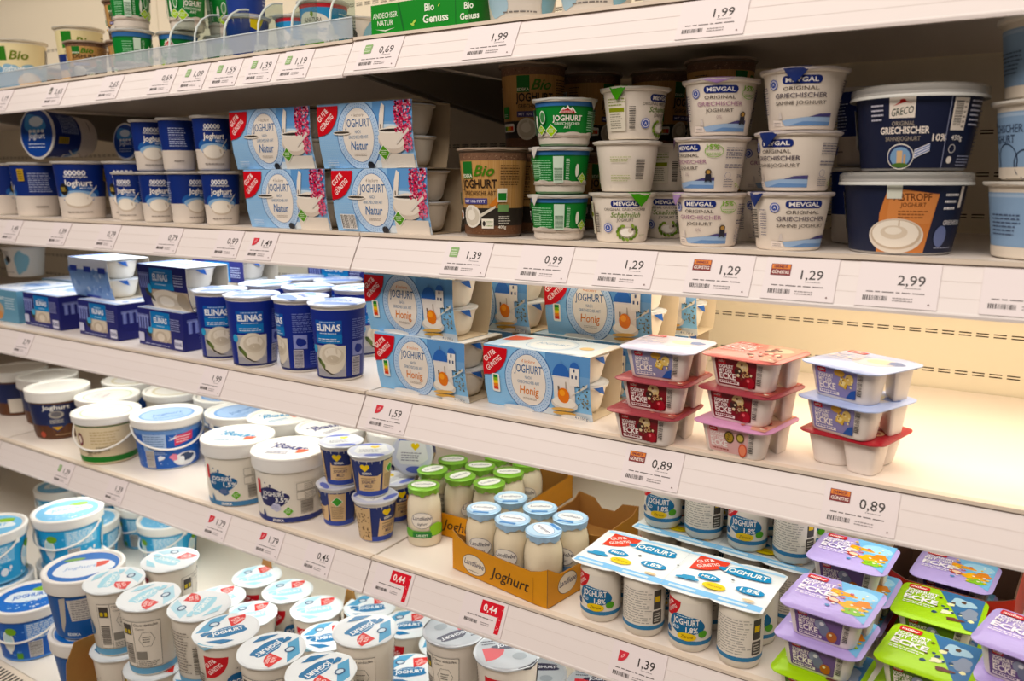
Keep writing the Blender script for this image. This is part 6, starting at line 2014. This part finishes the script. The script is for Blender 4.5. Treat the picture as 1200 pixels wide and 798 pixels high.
place('elinas_box', -1.2150, 0.3950, 1.0356, 0.000, 'navy carton at the back behind the blue cups', 'sleeved white cup packs on cartons')
place('elinas_pack', -1.2250, 0.3900, 1.1091, 0.000, 'sleeved pack with white cups at the back, left of blue lids', 'sleeved white cup packs on cartons')
place('white_top', -2.1850, 0.2100, 1.1091, 0.000, 'white tub cut by left photo edge above light blue carton', 'pots on the third shelf')
place('honey_pack', -0.7440, 0.0660, 1.0356, -0.035, 'honey pack with blue dome church, lower left of front stack', 'sleeved honey yogurt packs')
place('honey_pack', -0.7600, 0.0640, 1.1249, -0.052, 'honey pack with blue dome church, upper of left stack', 'sleeved honey yogurt packs')
place('honey_pack', -0.5520, 0.0780, 1.0356, -0.044, 'honey pack standing lowest at right, its top uncovered', 'sleeved honey yogurt packs')
place('honey_pack', -0.7350, 0.1720, 1.0356, 0.000, 'honey pack behind the left stack, lower one', 'sleeved honey yogurt packs')
place('honey_pack', -0.7050, 0.1700, 1.1249, -0.035, 'honey pack behind the left stack, upper one with cups showing', 'sleeved honey yogurt packs')
place('honey_pack', -0.5350, 0.1850, 1.0356, -0.035, 'honey pack hidden below the upper right honey pack', 'sleeved honey yogurt packs')
place('honey_pack', -0.5120, 0.1800, 1.1249, -0.052, 'bright honey pack upper right, beside corner pots', 'sleeved honey yogurt packs')
place('honey_pack', -0.5000, 0.2850, 1.0356, 0.000, 'honey pack at the back behind bright honey pack, lower', 'sleeved honey yogurt packs')
place('honey_pack', -0.4900, 0.2850, 1.1249, 0.000, 'honey pack at the back behind bright honey pack, upper', 'sleeved honey yogurt packs')
place('ecke_cherry', -0.3757, 0.0268, 1.0356, -0.052, 'dark red corner pot with white ecke lettering, lowest of left stack', 'two-chamber corner pots on the third shelf')
place('ecke_cherry', -0.3677, 0.0308, 1.0755, -0.052, 'dark red corner pot, middle of left stack', 'two-chamber corner pots on the third shelf')
place('ecke_white_top', -0.3637, 0.0308, 1.1154, -0.017, 'corner pot with pale white-lilac lid, top of left stack', 'two-chamber corner pots on the third shelf')
place('ecke_fruit', -0.2644, 0.0355, 1.0356, -0.175, 'corner pot with pink lid and fruit label, lowest of middle stack', 'two-chamber corner pots on the third shelf')
place('ecke_cherry', -0.2614, 0.0375, 1.0755, -0.209, 'dark red corner pot, middle of middle stack', 'two-chamber corner pots on the third shelf')
place('ecke_cherry_bright', -0.2584, 0.0375, 1.1154, -0.209, 'corner pot with salmon red lid, top of middle stack', 'two-chamber corner pots on the third shelf')
place('ecke_red_bare', -0.1476, 0.0614, 1.0356, -1.815, 'plain corner pot with red ring-patterned lid, lowest of right stack', 'two-chamber corner pots on the third shelf')
place('ecke_lilac', -0.1476, 0.0494, 1.0755, -0.384, 'corner pot with lilac lid, middle of right stack', 'two-chamber corner pots on the third shelf')
place('ecke_lilac', -0.1456, 0.0494, 1.1154, -0.436, 'corner pot with lilac lid, top of right stack', 'two-chamber corner pots on the third shelf')
place('heart_cup', -0.9038, 0.2207, 0.8631, 0.419, 'navy heart cup lying on others, lid facing forward', 'navy cups with yellow hearts', 1.300, 0.000)
place('jar_tray', -0.5970, 0.0830, 0.7666, -0.166, 'yellow carton tray with Joghurt lettering holding blue foil jars', None)
place('jar_tray_back', -0.7700, 0.2540, 0.7666, 0.000, 'long yellow carton tray holding the green foil jars', None)
place('kraft_tray', -0.5650, 0.2350, 0.7666, -0.070, 'empty brown carton tray behind the yellow jar tray', None)
place('eight_pack', -0.3520, 0.0640, 0.7666, -0.026, 'eight pot pack in front, its printed foil top uncovered', 'foil-topped eight packs')
place('eight_pack', -0.3250, 0.2000, 0.7666, -0.070, 'eight pot pack behind the front one, carrying another pack', 'foil-topped eight packs')
place('eight_pack', -0.3250, 0.2120, 0.8492, -0.070, 'eight pot pack on top of the rear pack', 'foil-topped eight packs')
place('ecke_lime', -0.1532, 0.0102, 0.7666, -0.105, 'lime corner pot lowest under two purple pots, front left stack', 'two-chamber corner pots on the fourth shelf')
place('ecke_purple', -0.1532, 0.0162, 0.8068, -0.105, 'purple corner pot in the middle of front left stack', 'two-chamber corner pots on the fourth shelf')
place('ecke_purple', -0.1492, 0.0162, 0.8470, -0.105, 'purple lidded corner pot topmost of front left stack', 'two-chamber corner pots on the fourth shelf')
place('ecke_purple', -0.1522, 0.1502, 0.7666, -0.070, 'purple corner pot lowest of rear left stack', 'two-chamber corner pots on the fourth shelf')
place('ecke_purple', -0.1462, 0.1502, 0.8068, -0.070, 'purple corner pot middle of rear left stack', 'two-chamber corner pots on the fourth shelf')
place('ecke_purple', -0.1522, 0.1502, 0.8470, -0.070, 'purple lidded corner pot topmost of rear left stack, under shelf edge', 'two-chamber corner pots on the fourth shelf')
place('ecke_lime', -0.0485, 0.0251, 0.7666, -0.140, 'lime corner pot under the front lime lid', 'two-chamber corner pots on the fourth shelf')
place('ecke_lime', -0.0485, 0.0251, 0.8068, -0.140, 'lime lidded corner pot in front, fully visible lid', 'two-chamber corner pots on the fourth shelf')
place('ecke_lime', -0.0499, 0.1425, 0.7666, -0.070, 'lime corner pot under the rear lime lid', 'two-chamber corner pots on the fourth shelf')
place('ecke_lime', -0.0499, 0.1425, 0.8068, -0.070, 'lime lidded corner pot behind, partly under right purple pot', 'two-chamber corner pots on the fourth shelf')
place('ecke_lime', 0.0426, 0.0375, 0.7666, -0.244, 'lime corner pot lowest at right photo edge', 'two-chamber corner pots on the fourth shelf')
place('ecke_purple', 0.0426, 0.0375, 0.8068, -0.244, 'purple corner pot middle at right photo edge', 'two-chamber corner pots on the fourth shelf')
place('ecke_purple', 0.0426, 0.0375, 0.8470, -0.244, 'purple lidded corner pot topmost at right photo edge', 'two-chamber corner pots on the fourth shelf')
place('ecke_purple', -0.0414, 0.2530, 0.7684, -0.105, 'purple corner pot lower in red tray', 'two-chamber corner pots on the fourth shelf')
place('ecke_purple', -0.0414, 0.2530, 0.8086, -0.105, 'purple lidded corner pot upper in red tray', 'two-chamber corner pots on the fourth shelf')
place('red_tray', -0.0400, 0.2850, 0.7666, -0.087, 'red carton tray holding purple corner pots at the right', None)
price_label(-1.7511, 'top', '1,19', '', 'white price label at the far left of the top rail', .060)
price_label(-1.5594, 'top', '2,65', 'dark', 'white price label with dark mark on left top rail', .060)
price_label(-1.3845, 'top', '2,65', '', 'white price label under the green tubs, top rail left', .060)
price_label(-1.2362, 'top', '0,69', '', 'white price label second under green tubs, top rail', .060)
price_label(-1.1549, 'top', '1,09', 'green', 'white price label with green mark, under green tubs, top rail', .060)
price_label(-1.0767, 'top', '1,59', 'green', 'white price label with green mark under blue cups, top rail', .060)
price_label(-0.9976, 'top', '1,39', 'green', 'white price label reading 1,39 on top rail', .060)
price_label(-0.9235, 'top', '1,19', 'green', 'white price label reading 1,19 nearest the rail joint, top', .060)
price_label(-0.7619, 'top', '0,69', 'green', 'white price label reading 0,69 below the green carton')
price_label(-0.5796, 'top', '1,99', '', 'white price label reading 1,99 below the white tubs')
price_label(-0.2985, 'top', '1,99', '', 'white price label reading 1,99 at the right of top rail')
price_label(-1.7711, 'upper', '1,49', '', 'white price label at far left of second rail', .060)
price_label(-1.5949, 'upper', '1,39', '', 'white price label under large navy cups, second rail', .060)
price_label(-1.4341, 'upper', '0,79', '', 'white price label 0,79 under first small navy cups', .060)
price_label(-1.2538, 'upper', '0,79', '', 'white price label 0,79 under middle small navy cups', .060)
price_label(-1.0991, 'upper', '0,99', '', 'white price label 0,99 left of a red mark, second rail', .060)
price_label(-1.0184, 'upper', '1,49', 'red', 'white price label 1,49 with red mark under flowered packs', .060)
price_label(-0.6208, 'upper', '1,39', 'green', 'white price label 1,39 with green mark under kraft cup')
price_label(-0.5008, 'upper', '0,99', '', 'white price label 0,99 under the green tubs')
price_label(-0.3918, 'upper', '1,29', '', 'white price label 1,29 under sheep milk tubs')
price_label(-0.2781, 'upper', '1,29', 'cheap', 'white price label 1,29 with orange mark under lilac-tabbed tubs')
price_label(-0.1912, 'upper', '1,29', 'cheap', 'white price label 1,29 with orange mark under blue-tabbed tubs')
price_label(-0.0969, 'upper', '2,99', '', 'white price label 2,99 under the large navy tubs')
price_label(0.0125, 'upper', '3,49', '', 'white price label cut by the right photo edge')
price_label(-1.7778, 'middle', '2,79', '', 'white price label at far left of third rail', .060)
price_label(-1.1634, 'middle', '1,99', '', 'white price label 1,99 under the tall blue cups', .060)
price_label(-0.7639, 'middle', '1,59', 'red', 'white price label 1,59 with red mark under honey packs')
price_label(-0.3489, 'middle', '0,89', 'cheap', 'white price label 0,89 under the left corner pots')
price_label(-0.1141, 'middle', '0,89', 'cheap', 'white price label 0,89 under the right corner pots')
price_label(-1.6761, 'lower', '1,39', 'green', 'white price label with green mark at far left of fourth rail', .060)
price_label(-1.4890, 'lower', '1,39', '', 'white price label under green-striped bucket', .060)
price_label(-1.1807, 'lower', '1,79', 'red', 'white price label 1,79 with red mark under first kilo tub', .060)
price_label(-1.0439, 'lower', '1,79', 'red', 'white price label 1,79 with red mark under second kilo tub', .060)
price_label(-0.9272, 'lower', '0,45', '', 'white price label 0,45 under the heart cups', .060)
price_label(-0.7667, 'lower', '0,44', 'sale', 'white label with red 0,44 block, left of two')
price_label(-0.5983, 'lower', '0,44', 'sale', 'white label with red 0,44 block under yellow jar tray')
price_label(-0.3597, 'lower', '1,39', 'red', 'white price label 1,39 with red mark under eight pot pack')
flap('carton_flap', 0.085, 0.135, '#a9814f', 'brown carton wall standing left of the tall white cups', -1.3447, -0.1890, 0.4200, 1.466, 'carton flap', 0.000)
flap('carton_flap', 0.060, 0.140, '#a9814f', 'brown carton wall piece behind pale lidded cups, left', -1.3041, 0.1857, 0.4200, -0.087, 'carton flap', 0.000)
flap('carton_flap', 0.050, 0.140, '#a9814f', 'brown carton wall piece behind pale lidded cups, right', -1.0617, 0.1824, 0.4200, -0.087, 'carton flap', 0.000)
